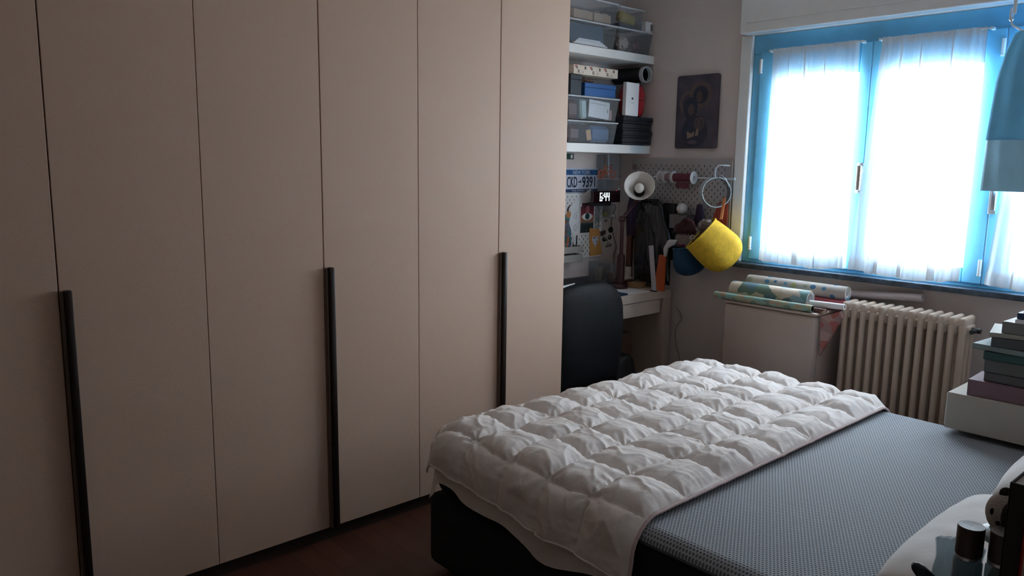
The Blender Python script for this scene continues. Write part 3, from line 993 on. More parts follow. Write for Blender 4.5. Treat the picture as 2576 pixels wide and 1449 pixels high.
cloth_lump((-0.49, 3.715, 2.23), (0.030, 0.048, 0.036), M('beige_cloth', (0.50, 0.40, 0.34), 0.9), 'crumpled beige cloth inside the right clear bin', 3)
cloth_lump((-0.50, 3.845, 2.225), (0.032, 0.036, 0.035), M('burgundy_cloth', (0.16, 0.05, 0.08), 0.9), 'crumpled burgundy cloth inside the right clear bin', 8)
clear_bin(3.62, 3.84, 2.312, 2.425, 'small clear bin with a yellow item, on the right bin', depth=0.16, taper=0.012)
inside(None, 'yellow_pouch', (-0.50, -0.452, 3.655, 3.80, 2.345, 2.405), M('mustard_cloth', (0.42, 0.32, 0.08), 0.8), RX(-8), 0.015, label='mustard yellow pouch inside the small clear bin', cat='pouch')
inside(None, 'navy_tin', (-0.52, -0.455, 3.645, 3.77, 2.317, 2.340), C('tin_navy', (0.03, 0.04, 0.07)), label='flat navy tin below the mustard pouch', cat='tin')
r_ = thing('small_box', 'small white carton on the right clear bin by the wall', 'box', (-0.46, 3.90, 2.311))
obj('carton', box(B(), -0.50, -0.435, 3.868, 3.934, 2.311, 2.372, 0.002, 1), PAPER, r_)
obj('print', box(B(), -0.4352, -0.4342, 3.915, 3.93, 2.32, 2.36), C('dull_green', (0.10, 0.13, 0.11)), r_)

# lower shelf
clear_bin(3.205, 3.63, 1.638, 1.760, 'clear bin with a blue fabric item, bottom of the lower shelf stack')
inside(None, 'blue_cloth_stack', (-0.52, -0.452, 3.42, 3.60, 1.645, 1.74), M('denim_blue_cloth', (0.09, 0.17, 0.30), 0.85), label='folded denim blue cloth inside the bottom clear bin', cat='cloth', bev=0.02)
inside(None, 'orange_card', (-0.453, -0.449, 3.385, 3.425, 1.655, 1.715), M('peach_card', (0.62, 0.36, 0.20), 0.7), RX(12), label='small peach card beside the denim cloth', cat='card')
inside(None, 'dark_pouch', (-0.55, -0.455, 3.24, 3.345, 1.645, 1.735), C('oxblood', (0.10, 0.03, 0.03)), None, 0.02, label='oxblood pouch at left inside the bottom clear bin', cat='pouch')
clear_bin(3.205, 3.64, 1.768, 1.897, 'clear bin holding a white notebook, second in the lower shelf stack')
bb = B()
box(bb, -0.452, -0.444, 3.395, 3.575, 1.782, 1.882, 0.004, 2, RX(-4))
nb = thing('notebook', 'white cover notebook standing in the second clear bin', 'notebook', (-0.448, 3.485, 1.776))
obj('cover', bb, PAPER, nb)
bb = B()
box(bb, -0.4438, -0.4432, 3.405, 3.545, 1.862, 1.8635, 0, 1, RX(-4))
box(bb, -0.4438, -0.4432, 3.555, 3.559, 1.815, 1.835, 0, 1, RX(-4))
obj('line_print', bb, BLACK, nb)
inside(None, 'mint_packet', (-0.50, -0.452, 3.335, 3.39, 1.775, 1.885), M('mint_paper', (0.45, 0.58, 0.56), 0.6), RX(6), 0.01, label='pale mint packet left of the white notebook', cat='packet')
inside(None, 'dark_red_pouch', (-0.55, -0.458, 3.225, 3.325, 1.775, 1.875), C('maroon', (0.11, 0.04, 0.035)), None, 0.02, label='maroon pouch at left inside the second clear bin', cat='pouch')
inside(None, 'rose_packet', (-0.50, -0.455, 3.582, 3.612, 1.775, 1.84), M('rose_paper', (0.45, 0.25, 0.22), 0.6), None, 0.006, label='small rose packet right of the white notebook', cat='packet')

def lidded(name, q, mat, label, cat='box', lid=0.35, group=None, lidmat=None):
    x0, x1, y0, y1, z0_, z1_ = q
    r = thing(name, label, cat, ((x0 + x1) / 2, (y0 + y1) / 2, z0_), group)
    zl = z1_ - (z1_ - z0_) * lid
    obj('base', box(B(), x0 + 0.002, x1 - 0.002, y0 + 0.002, y1 - 0.002, z0_, zl, 0.001, 1), mat, r)
    obj('lid', box(B(), x0, x1, y0, y1, zl + 0.001, z1_, 0.0015, 1), lidmat or mat, r)
    return r
for k, lab in enumerate(('bottom flat black box of the four on the lower shelf', 'second from bottom flat black box on the lower shelf',
                         'third from bottom flat black box on the lower shelf', 'topmost flat black box under the white carton')):
    za = 1.638 + 0.0417 * k
    off = (0.0, 0.003, -0.002, 0.004)[k]
    lidded('flat_box', (-0.62, -0.402 + off, 3.648, 3.925 + off, za, za + 0.040), C('ink_black', (0.006, 0.008, 0.014), 0.6), lab, lid=0.7, group='flat black boxes on the lower shelf')
r_ = thing('phone_box', 'tall plain white carton with tiny dark logo on black boxes', 'box', (-0.414, 3.727, 1.806))
obj('carton', box(B(), -0.428, -0.400, 3.668, 3.786, 1.807, 2.000, 0.002, 1, RX(-1.0)), PAPER, r_)
bb = B()
box(bb, -0.4002, -0.3992, 3.719, 3.733, 1.902, 1.914, 0.0, 1)
obj('logo', bb, BLACK, r_)
obj('small_print', box(B(), -0.4002, -0.3993, 3.711, 3.745, 1.882, 1.8845), M('grey_ink', (0.4, 0.4, 0.4)), r_)
rb = thing('red_tin', 'glossy red rounded tin behind the white carton', 'tin', (-0.508, 3.853, 1.806))
REDG = M('glossy_red_enamel', (0.42, 0.012, 0.025), 0.12, var=0.03, coat=0.6)
bb = lathe(B(), [(0.045, -0.098), (0.062, -0.094), (0.076, -0.07), (0.081, -0.03), (0.0815, -0.003)], (-0.508, 3.853, 1.907), (0, 0, 1), 40)
obj('bowl', bb, REDG, rb, smooth=True)
bb = lathe(B(), [(0.083, 0.0), (0.082, 0.03), (0.076, 0.062), (0.060, 0.086), (0.03, 0.094), (0.004, 0.096)], (-0.508, 3.853, 1.907), (0, 0, 1), 40)
obj('lid', bb, REDG, rb, smooth=True)
r_ = lidded('blue_box', (-0.60, -0.432, 3.342, 3.612, 1.902, 1.975), M('royal_blue_card', (0.02, 0.10, 0.30), 0.5), 'royal blue box on the second clear bin')
r_ = lidded('dark_box', (-0.60, -0.432, 3.226, 3.318, 1.902, 2.012), C('dark_petrol', (0.02, 0.03, 0.04)), 'upright dark petrol box left of the royal blue box', lid=0.25)
inside(None, 'white_folder', (-0.60, -0.43, 3.196, 3.206, 1.902, 2.03), PAPER, None, 0.002, label='thin white folder standing against the wardrobe side', cat='folder')
cloth_lump((-0.50, 3.395, 1.992), (0.05, 0.065, 0.015), M('brown_film', (0.16, 0.10, 0.08), 0.3), 'crumpled brown film on the royal blue box', 12)
pr = thing('printed_carton', 'long cream carton with repeated red and black print, top of stack', 'box', (-0.47, 3.43, 2.014))
obj('carton', box(B(), -0.58, -0.430, 3.245, 3.622, 2.0155, 2.066, 0.002, 1), M('cream_card', (0.68, 0.58, 0.48), 0.7), pr)
for k in range(3):
    y = 3.262 + 0.122 * k
    bb = text_bm('R', 0.020, 0.020, lambda a, b_, c: Vector((-0.4300 + c, y + 0.016 + a, 2.020 + b_)), bold=0.01)
    obj('letter', bb, M('brown_ink', (0.12, 0.09, 0.08)), pr)
    obj('red_mark', prism(B(), [(-0.4302, y - 0.008, 2.062), (-0.4302, y + 0.014, 2.062), (-0.4302, y - 0.004, 2.048)], (0.0008, 0, 0)), M('red_ink', (0.45, 0.10, 0.08)), pr)
    obj('black_mark', box(B(), -0.4302, -0.4294, y + 0.006, y + 0.014, 2.044, 2.056), BLACK, pr)
    obj('number_mark', box(B(), -0.4302, -0.4294, y + 0.072, y + 0.083, 2.044, 2.060), M('dark_ink', (0.06, 0.05, 0.05)), pr)
    obj('faint_mark', lathe(B(), [(0.006, 0), (0.006, 0.0006)], (-0.4302, y + 0.06, 2.028), (1, 0, 0), 12), M('pale_ink', (0.45, 0.38, 0.32)), pr)
tb = thing('poster_tube', 'black cardboard tube with pale rim beneath the upper shelf', 'tube', (-0.54, 3.868, 2.013))
bb = lathe(B(), [(0.043, 0.0), (0.046, 0.0), (0.046, 0.236), (0.043, 0.236), (0.043, 0.0)], (-0.655, 3.868, 2.060), (1, 0, 0), 36, closed_ends=False)
obj('tube_wall', bb, C('tube_black', (0.006, 0.008, 0.013)), tb, smooth=True)
bb = lathe(B(), [(0.0455, 0.0), (0.0475, 0.0), (0.0475, 0.026), (0.0425, 0.026), (0.0425, 0.0), (0.0455, 0.0)], (-0.436, 3.868, 2.060), (1, 0, 0), 36, closed_ends=False)
obj('rim', bb, M('grey_rim', (0.50, 0.51, 0.52)), tb, smooth=True)
obj('stopper', lathe(B(), [(0.042, 0), (0.042, 0.004)], (-0.60, 3.868, 2.060), (1, 0, 0), 30), M('grey_rim'), tb)

# ------------------------------------------------------------------ left wall: number plate, pegboard, cards, clock
NAVY = M('plate_navy_ink', (0.012, 0.018, 0.06), 0.4)
gt = thing('green_tag', 'small dark green card with white oval under the shelf', 'card', (XL, 3.48, 1.546))
obj('card', box(B(), XL, XL + 0.002, 3.440, 3.512, 1.546, 1.580, 0.0006, 1), C('deep_green', (0.01, 0.07, 0.05)), gt)
obj('oval', lathe(B(), [(0.0105, 0), (0.0105, 0.0006)], (XL + 0.002, 3.492, 1.563), (1, 0, 0), 24, squash=(1, 1.25)), PAPER, gt)

pt = thing('number_plate', 'blue and white NEW YORK number plate CKD-9391 on the wall', 'number plate', (XL, 3.585, 1.342))
bb = box(B(), XL + 0.001, XL + 0.005, 3.432, 3.737, 1.342, 1.494, 0.0018, 2)
obj('plate', bb, M('plate_white', (0.62, 0.66, 0.76), 0.35), pt)
PB = M('plate_blue', (0.02, 0.11, 0.30), 0.35, var=0.35, scale=30)
obj('top_band', box(B(), XL + 0.005, XL + 0.0056, 3.437, 3.733, 1.452, 1.484), PB, pt)
obj('bottom_band', box(B(), XL + 0.005, XL + 0.0056, 3.437, 3.733, 1.347, 1.366), M('plate_navy', (0.02, 0.045, 0.13), 0.35), pt)
obj('lettering', text_bm('NEW YORK', 0.155, 0.024, on_left(3.505, 1.456, 0.0056), bold=0.0), M('plate_letter_pale', (0.62, 0.72, 0.82)), pt)
obj('lettering', text_bm('CKD', 0.090, 0.066, on_left(3.452, 1.376, 0.005), 0.0016, 0.012), NAVY, pt)
obj('lettering', text_bm('9391', 0.118, 0.066, on_left(3.588, 1.376, 0.005), 0.0016, 0.012), NAVY, pt)
bb = prism(B(), [(XL + 0.005, y, z_) for y, z_ in ((3.551, 1.410), (3.566, 1.414), (3.572, 1.420), (3.577, 1.420), (3.577, 1.408), (3.584, 1.402), (3.577, 1.403), (3.568, 1.407), (3.551, 1.405))], (0.001, 0, 0))
obj('state_mark', bb, NAVY, pt)
obj('lettering', text_bm('THE EMPIRE STATE', 0.19, 0.010, on_left(3.495, 1.351, 0.0056)), M('plate_letter_pale', (0.62, 0.72, 0.82)), pt)
for y in (3.475, 3.70):
    obj('bolt', cyl(B(), (XL + 0.005, y, 1.488), (XL + 0.008, y, 1.488), 0.003, seg=10), STEEL, pt)

def slots_bm(a0, a1, z0_, z1_, pitch, place):
    bb = B()
    n = int((z1_ - z0_) / pitch)
    for j in range(n):
        zc = z0_ + pitch * (j + 0.5)
        m = int((a1 - a0) / (2 * pitch))
        for i in range(m):
            ac = a0 + pitch * (2 * i + 0.5 + (j % 2))
            q = [place(ac + dx, zc + dz) for dx, dz in ((-0.0022, -0.006), (0.0022, -0.006), (0.0022, 0.006), (-0.0022, 0.006))]
            f = bb.faces.new([bb.verts.new(p) for p in q])
    return bb
HOLE = M('slot_shadow', (0.012, 0.011, 0.012), 0.9)
pg = thing('pegboard', 'white slotted pegboard behind the cards on the left wall', 'pegboard', (XL, 3.62, 0.935))
obj('panel', box(B(), XL + 0.010, XL + 0.015, 3.30, 3.775, 0.935, 1.340, 0.003), WHITE, pg)
obj('slot_pattern', thicken(slots_bm(3.31, 3.77, 0.95, 1.335, 0.019, lambda a, z_: (XL + 0.0152, a, z_)), 0.0003), HOLE, pg, kind='stuff')
for y in (3.33, 3.75):
    obj('spacer', cyl(B(), (XL, y, 1.31), (XL + 0.010, y, 1.31), 0.008, seg=12), WHITE, pg)

PX = 0.016
# hand-drawn white sheet and pennant
b_ = prism(B(), [(XL + PX, y, z_) for y, z_ in ((3.475, 1.265), (3.56, 1.305), (3.548, 1.09), (3.53, 1.02), (3.50, 1.04), (3.495, 1.10), (3.468, 1.16), (3.48, 1.22))], (0.0012, 0, 0))
dd = obj('doodle_sheet', b_, PAPER, None)
dd['label'] = 'curvy cut white sheet with doodles left of the eye card'
dd['category'] = 'paper'
bb = B()
rnd = random.Random(4)
for k in range(16):
    y, z_ = 3.49 + rnd.random() * 0.05, 1.07 + rnd.random() * 0.19
    lathe(bb, [(0.0016, 0), (0.0016, 0.0004)], (XL + PX + 0.0012, y, z_), (1, 0, 0), 8)
for c, r in (((3.525, 1.13), 0.014), ((3.52, 1.20), 0.012), ((3.522, 1.062), 0.010)):
    tube(bb, [(XL + PX + 0.0014, c[0] + r * math.cos(t), c[1] + r * 1.3 * math.sin(t)) for t in [6.283 * k / 16 for k in range(16)]], 0.0009, 5, True)
obj('ink_doodles', bb, M('grey_ink_lines', (0.16, 0.15, 0.17)), dd)
pn = solo('paper_pennant', prism(B(), [(XL + 0.0185, y, z_) for y, z_ in ((3.52, 1.300), (3.650, 1.368), (3.655, 1.265), (3.575, 1.298), (3.578, 1.262), (3.572, 1.256), (3.566, 1.262), (3.563, 1.300))], (0.0012, 0, 0)),
          PAPER, 'torn white paper pennant overlapping the number plate corner', 'paper')
# colourful small picture at the far left
cg = thing('colour_card', 'narrow colourful card with an orange face at the wardrobe edge', 'card', (XL, 3.46, 1.03))
obj('card', box(B(), XL + PX, XL + PX + 0.001, 3.43, 3.488, 1.02, 1.215), mat_pattern('teal_orange_print', [(0.05, 0.20, 0.20), (0.20, 0.10, 0.05), (0.10, 0.12, 0.14), (0.30, 0.12, 0.06), (0.16, 0.14, 0.20)], 55), cg)
obj('face_print', lathe(B(), [(0.021, 0), (0.021, 0.0006)], (XL + PX + 0.001, 3.462, 1.213), (1, 0, 0), 24), M('orange_print', (0.55, 0.22, 0.08)), cg)
bb = tube(B(), [(XL + PX + 0.002, 3.452, 1.232), (XL + PX + 0.002, 3.458, 1.255), (XL + PX + 0.002, 3.472, 1.268), (XL + PX + 0.002, 3.492, 1.273)], [0.006, 0.005, 0.003, 0.001], 8)
obj('horn_print', bb, M('dark_violet_print', (0.04, 0.02, 0.04)), cg, smooth=True)
# eye card
ec = thing('eye_card', 'dark red card with a big green eye and white border', 'card', (XL, 3.63, 1.088))
EX = XL + 0.0175
obj('border', box(B(), EX, EX + 0.001, 3.561, 3.697, 1.088, 1.287), PAPER, ec)
def ramp_mat(name, stops, axis='Z', z0_=0.0, z1_=1.0):
    m, nt, b2 = new_mat(name)
    tc = node(nt, 'ShaderNodeTexCoord')
    sp = node(nt, 'ShaderNodeSeparateXYZ')
    lk(nt, tc.outputs['Generated'], sp.inputs[0])
    r = node(nt, 'ShaderNodeValToRGB')
    els = r.color_ramp.elements
    while len(els) < len(stops):
        els.new(0.5)
    for e, (p, c) in zip(els, stops):
        e.position = p
        e.color = tuple(c) + (1,)
    lk(nt, sp.outputs[axis], r.inputs['Fac'])
    lk(nt, r.outputs[0], b2.inputs['Base Color'])
    b2.inputs['Roughness'].default_value = 0.4
    return m
obj('print', box(B(), EX + 0.001, EX + 0.0014, 3.568, 3.690, 1.095, 1.280),
    ramp_mat('sunset_print', [(0, (0.012, 0.02, 0.025)), (0.30, (0.03, 0.05, 0.05)), (0.36, (0.25, 0.17, 0.12)), (0.46, (0.42, 0.12, 0.06)), (0.62, (0.22, 0.03, 0.05)), (1, (0.03, 0.015, 0.03))]), ec)
lens = [(EX + 0.0014, 3.629 + 0.050 * math.cos(t), 1.196 + (0.021 if math.sin(t) > 0 else 0.024) * math.copysign(abs(math.sin(t)) ** 1.4, math.sin(t))) for t in [6.283 * k / 32 for k in range(32)]]
obj('eye_white', prism(B(), lens, (0.0005, 0, 0)), PAPER, ec)
obj('iris', lathe(B(), [(0.0205, 0), (0.0205, 0.0005)], (EX + 0.0019, 3.629, 1.197), (1, 0, 0), 24), C('iris_teal', (0.015, 0.09, 0.09)), ec)
obj('pupil', lathe(B(), [(0.008, 0), (0.008, 0.0004)], (EX + 0.0024, 3.629, 1.197), (1, 0, 0), 20), BLACK, ec)
obj('cloud_print', lathe(B(), [(0.030, 0), (0.030, 0.0004)], (EX + 0.0014, 3.632, 1.237), (1, 0, 0), 24, squash=(0.55, 1)), M('rose_print', (0.36, 0.10, 0.12)), ec)
bb = B()
for k in range(14):
    y, z_ = 3.575 + rnd.random() * 0.10, (1.25 + rnd.random() * 0.026) if k % 2 else (1.10 + rnd.random() * 0.03)
    lathe(bb, [(0.0012, 0), (0.0012, 0.0004)], (EX + 0.0014, y, z_), (1, 0, 0), 6)
obj('star_print', bb, PAPER, ec)
# silver-green strip behind, orange envelope with heart, panda card
fc = solo('silver_strip', box(B(), XL + 0.0165, XL + 0.0172, 3.700, 3.748, 1.115, 1.275), mat_pattern('silver_leaf_print', [(0.30, 0.30, 0.28), (0.44, 0.43, 0.40), (0.20, 0.21, 0.20)], 60), 'silvery leaf-printed strip right of the eye card', 'card')
oe = thing('orange_envelope', 'orange envelope with a grey paper heart', 'envelope', (XL, 3.715, 0.945))
OR_ = M('orange_paper', (0.58, 0.27, 0.07), 0.7)
obj('envelope', prism(B(), [(XL + 0.019, 3.652, 1.122), (XL + 0.019, 3.742, 1.112), (XL + 0.019, 3.776, 0.948), (XL + 0.019, 3.664, 0.944)], (0.003, 0, 0)), OR_, oe)
heart = []
for k in range(36):
    t = 6.283 * k / 36
    hx, hy = 16 * math.sin(t) ** 3, 13 * math.cos(t) - 5 * math.cos(2 * t) - 2 * math.cos(3 * t) - math.cos(4 * t)
    heart.append((XL + 0.022, 3.708 + hx * 0.0020, 1.040 + hy * 0.0025))
obj('heart', prism(B(), heart, (0.0008, 0, 0)), M('grey_lilac_paper', (0.50, 0.50, 0.58)), oe)
bb = B()
for y, z_, r in ((3.697, 1.058, 0.006), (3.722, 1.034, 0.005), (3.732, 1.055, 0.003)):
    lathe(bb, [(r, 0), (r, 0.0004)], (XL + 0.0228, y, z_), (1, 0, 0), 10)
obj('blot_print', bb, BLACK, oe)
pc = thing('panda_card', 'white card printed with an angry panda face', 'card', (XL, 3.83, 0.955))
obj('card', prism(B(), [(XL + 0.004, 3.750, 1.180), (XL + 0.004, 3.895, 1.186), (XL + 0.004, 3.896, 0.978), (XL + 0.004, 3.785, 0.952)], (0.0015, 0, 0)), M('cream_white_card', (0.66, 0.60, 0.56), 0.8), pc)
PCX = XL + 0.0055
INK = M('black_ink', (0.01, 0.009, 0.01), 0.7)
for y, z_, r, sq, nm in ((3.872, 1.100, 0.020, (1.2, 1), 'ear'), (3.808, 1.085, 0.016, (1.0, 1), 'ear'), (3.813, 1.041, 0.0165, (1.25, 0.9), 'eye_patch'), (3.864, 1.052, 0.0165, (1.15, 0.95), 'eye_patch'), (3.840, 1.034, 0.007, (0.8, 1), 'nose')):
    obj(nm, lathe(B(), [(r, 0), (r, 0.0005)], (PCX, y, z_), (1, 0, 0), 20, squash=sq), INK, pc)
obj('head_print', lathe(B(), [(0.046, 0), (0.046, 0.0003)], (PCX, 3.838, 1.055), (1, 0, 0), 28, squash=(0.85, 1)), M('bone_print', (0.70, 0.64, 0.58)), pc)
for y, z_ in ((3.818, 1.045), (3.860, 1.055)):
    obj('eye', lathe(B(), [(0.005, 0), (0.005, 0.0004)], (PCX + 0.0005, y, z_), (1, 0, 0), 12), PAPER, pc)
for txt, y, z_, w, h in (('MY', 3.812, 1.150, 0.026, 0.016), ('NINJA', 3.828, 0.978, 0.062, 0.026), ('NOT', 3.838, 1.008, 0.026, 0.010)):
    obj('lettering', text_bm(txt, w, h, lambda a, b_, c, y=y, z_=z_: Vector((PCX + c, y + a, z_ + b_ + a * 0.15)), bold=0.02), INK, pc)
kb = thing('key_ring', 'dark round badge pinned between envelope and panda card', 'badge', (XL, 3.76, 1.06))
obj('ring', lathe(B(), [(0.014, 0.0), (0.019, 0.0), (0.019, 0.004), (0.014, 0.004), (0.014, 0)], (XL + 0.023, 3.768, 1.082), (1, 0, 0), 28, closed_ends=False), M('dull_pewter', (0.25, 0.23, 0.23), 0.4, metal=0.6), kb, smooth=True)
obj('disc', lathe(B(), [(0.014, 0), (0.014, 0.002)], (XL + 0.023, 3.768, 1.082), (1, 0, 0), 24), C('plum', (0.05, 0.02, 0.03)), kb)

# grey organiser tray with pens, hooked on the pegboard
og = thing('pen_tray', 'grey two-tier pegboard tray with pens by the wardrobe edge', 'tray', (XL, 3.42, 0.925))
TRAY = M('grey_tray_steel', (0.36, 0.34, 0.31), 0.5)
for z0_, z1_ in ((0.985, 1.025), (0.93, 0.975)):
    bb = B()
    box(bb, XL + 0.096, XL + 0.099, 3.33, 3.512, z0_, z1_, 0.001, 1)
    box(bb, XL + 0.017, XL + 0.099, 3.509, 3.512, z0_, z1_, 0.001, 1)
    box(bb, XL + 0.017, XL + 0.099, 3.33, 3.333, z0_, z1_, 0.001, 1)
    box(bb, XL + 0.017, XL + 0.099, 3.33, 3.512, z0_, z0_ + 0.003, 0.001, 1)
    obj('tier', bb, TRAY, og)
obj('back_plate', box(B(), XL + 0.016, XL + 0.019, 3.33, 3.512, 0.93, 1.04, 0.001, 1), TRAY, og)
PC = [('black', (0.01, 0.01, 0.012)), ('orange', (0.55, 0.14, 0.05)), ('white', (0.7, 0.7, 0.72)), ('blue', (0.05, 0.12, 0.3)), ('teal', (0.05, 0.2, 0.2)), ('black', (0.01, 0.01, 0.012)), ('brown', (0.15, 0.08, 0.04))]
for k, (nm, col_) in enumerate(PC):
    y = 3.40 + 0.0155 * k
    lean = (-0.012, 0.010, 0.018, 0.022, -0.018, 0.006, -0.008)[k]
    bx = XL + 0.035 + 0.018 * (k % 3)
    r_ = thing('pen', '%s pen standing in the grey tray, %s' % (nm, ('leftmost', 'second from left', 'third from left', 'in the middle', 'third from right', 'second from right', 'rightmost')[k]), 'pen', (bx, y, 0.990), 'pens in the grey tray')
    top = Vector((bx, y + lean, 1.062 + 0.008 * (k % 3)))
    bot = Vector((bx, y, 0.990))
    obj('barrel', cyl(B(), bot, top, 0.0038, seg=8), C('pen_' + nm, col_), r_, smooth=True)
    obj('cap', cyl(B(), top, top + (top - bot).normalized() * 0.012, 0.0042, 0.003, seg=8), C('pen_' + nm, col_), r_, smooth=True)

# small acrylic ledges with knick-knacks
def ledge(y0, y1, z0_, h, d, label, zt=None):
    r = thing('acrylic_ledge', label, 'ledge', (XL, (y0 + y1) / 2, z0_), 'clear acrylic ledges on the left wall')
    bb = box(B(), XL, XL + d, y0, y1, z0_, z0_ + 0.003, 0.0005, 1)
    obj('base', bb, ACRYL, r)
    obj('back', box(B(), XL + 0.0005, XL + 0.003, y0, y1, z0_ + 0.003, z0_ + h, 0.0005, 1), ACRYL, r)
    obj('front_lip', box(B(), XL + d - 0.003, XL + d, y0, y1, z0_ + 0.003, z0_ + 0.020, 0.0005, 1), ACRYL, r)
    obj('side', box(B(), XL + 0.003, XL + d - 0.003, y0, y0 + 0.003, z0_ + 0.003, z0_ + h, 0.0005, 1), ACRYL, r)
    obj('side', box(B(), XL + 0.003, XL + d - 0.003, y1 - 0.003, y1, z0_ + 0.003, z0_ + h, 0.0005, 1), ACRYL, r)
ledge(3.72, 3.865, 1.432, 0.145, 0.085, 'tall clear acrylic ledge directly under the lower shelf')
ledge(3.72, 3.865, 1.352, 0.072, 0.085, 'empty clear acrylic ledge above the clock')
ledge(3.705, 3.842, 1.182, 0.080, 0.075, 'clear acrylic ledge below the clock')
ball_ = solo('yellow_ball', ball(B(), (XL + 0.04, 3.775, 1.206), 0.019, 20, (0.8, 0.9, 1)), M('dull_yellow', (0.34, 0.32, 0.12), 0.5), 'small dull yellow ball on the ledge below the clock', 'ball', smooth='all')
solo('eraser', box(B(), XL + 0.045, XL + 0.065, 3.82, 3.843, 1.186, 1.200, 0.003), PAPER, 'tiny white block beside the yellow ball', 'block')
solo('rainbow_stick', cyl(B(), (XL + 0.055, 3.752, 1.437), (XL + 0.030, 3.766, 1.572), 0.009, seg=14), ramp_mat('rainbow_print', [(0, (0.30, 0.10, 0.03)), (0.4, (0.30, 0.26, 0.06)), (0.6, (0.05, 0.12, 0.06)), (0.8, (0.25, 0.05, 0.05)), (1, (0.10, 0.12, 0.16))]), 'multicoloured stick leaning in the tall acrylic ledge', 'stick', smooth=True)
solo('steel_rod', cyl(B(), (XL + 0.06, 3.772, 1.437), (XL + 0.05, 3.775, 1.580), 0.0028, seg=10), STEEL, 'thin steel rod beside the multicoloured stick', 'rod', smooth=True)
solo('amber_block', box(B(), XL + 0.025, XL + 0.06, 3.728, 3.757, 1.4375, 1.472, 0.005, 2), M('amber_brown', (0.20, 0.07, 0.03), 0.3), 'small amber block behind the toy bicycle', 'block')
# toy bicycle
bk = thing('toy_bicycle', 'small orange-red flat bicycle ornament on the acrylic ledge', 'ornament', (XL + 0.095, 3.745, 1.437))
BIK = M('orange_red_metal', (0.55, 0.10, 0.04), 0.45)
BX = XL + 0.100
def wheel(yc, zc, r):
    bb = tube(B(), [(BX, yc + r * math.cos(t), zc + r * math.sin(t)) for t in [6.283 * k / 32 for k in range(32)]], 0.003, 8, True)
    for k in range(4):
        t = math.pi * k / 4
        tube(bb, [(BX, yc - r * math.cos(t), zc - r * math.sin(t)), (BX, yc + r * math.cos(t), zc + r * math.sin(t))], 0.0005, 5)
    return bb
obj('wheel', wheel(3.655, 1.458, 0.026), BIK, bk, smooth=True)
obj('wheel', wheel(3.762, 1.458, 0.026), BIK, bk, smooth=True)
bb = B()
F = {'r': (3.655, 1.458), 'f': (3.762, 1.458), 's': (3.690, 1.500), 'h': (3.745, 1.500), 'c': (3.708, 1.458), 'st': (3.684, 1.512), 'ht': (3.740, 1.514)}
for a, c in (('r', 'c'), ('r', 's'), ('s', 'h'), ('c', 'h'), ('c', 'st'), ('f', 'ht')):
    tube(bb, [(BX,) + F[a], (BX,) + F[c]], 0.0025, 6)
obj('bike_frame', bb, BIK, bk, smooth=True)
obj('saddle', box(B(), BX - 0.004, BX + 0.004, 3.675, 3.694, 1.512, 1.516, 0.0015), BIK, bk)
obj('handlebar', box(B(), BX - 0.008, BX + 0.008, 3.731, 3.751, 1.513, 1.517, 0.0015), BIK, bk)

# LED clock
ck = thing('digital_clock', 'black mirror clock glowing white 6:44 on a small stand', 'clock', (XL + 0.085, 3.71, 1.262))
CX = XL + 0.105
obj('body', box(B(), CX - 0.022, CX, 3.583, 3.838, 1.284, 1.356, 0.003), C('clock_mirror', (0.03, 0.010, 0.016), 0.12), ck)
obj('stand', box(B(), XL + 0.03, CX - 0.004, 3.61, 3.76, 1.264, 1.283, 0.004), BLACK, ck)
LED = mat_emit('white_led', (0.75, 0.92, 1.0), 2.2)
def digit(y, ch, w=0.022, h=0.052, z0_=1.294):
    t = 0.0062
    seg = {'a': (y, y + w, z0_ + h - t, z0_ + h), 'd': (y, y + w, z0_, z0_ + t), 'g': (y, y + w, z0_ + h / 2 - t / 2, z0_ + h / 2 + t / 2),
           'f': (y, y + t, z0_ + h / 2, z0_ + h), 'e': (y, y + t, z0_, z0_ + h / 2), 'b': (y + w - t, y + w, z0_ + h / 2, z0_ + h), 'c': (y + w - t, y + w, z0_, z0_ + h / 2)}
    bb = B()
    for s_ in {'6': 'afgedc', '4': 'fgbc'}[ch]:
        q = seg[s_]
        box(bb, CX, CX + 0.0012, q[0] + 0.0006, q[1] - 0.0006, q[2] + 0.0006, q[3] - 0.0006)
    return bb
obj('digit', digit(3.644, '6'), LED, ck)
obj('digit', digit(3.682, '4'), LED, ck)
obj('digit', digit(3.711, '4'), LED, ck)
bb = B()
for z_ in (1.309, 1.327):
    box(bb, CX, CX + 0.0012, 3.670, 3.676, z_, z_ + 0.006)
obj('colon', bb, LED, ck)
obj('red_button', ball(B(), (CX - 0.008, 3.808, 1.357), 0.004, 10), mat_emit('red_led', (0.9, 0.05, 0.08), 0.5), ck)
cc = solo('clock_cable', tube(B(), smooth_path([(XL + 0.06, 3.80, 1.272), (XL + 0.05, 3.86, 1.255), (XL + 0.02, 3.868, 1.19), (XL + 0.012, 3.87, 1.13), (XL + 0.012, 3.895, 1.06), (XL + 0.012, 3.925, 0.985), (XL + 0.012, 3.905, 0.93), (XL + 0.012, 3.91, 0.82)]), 0.0022, 8),
          BLACK, 'thin black cable running down the wall below the clock', 'cable', smooth='all')

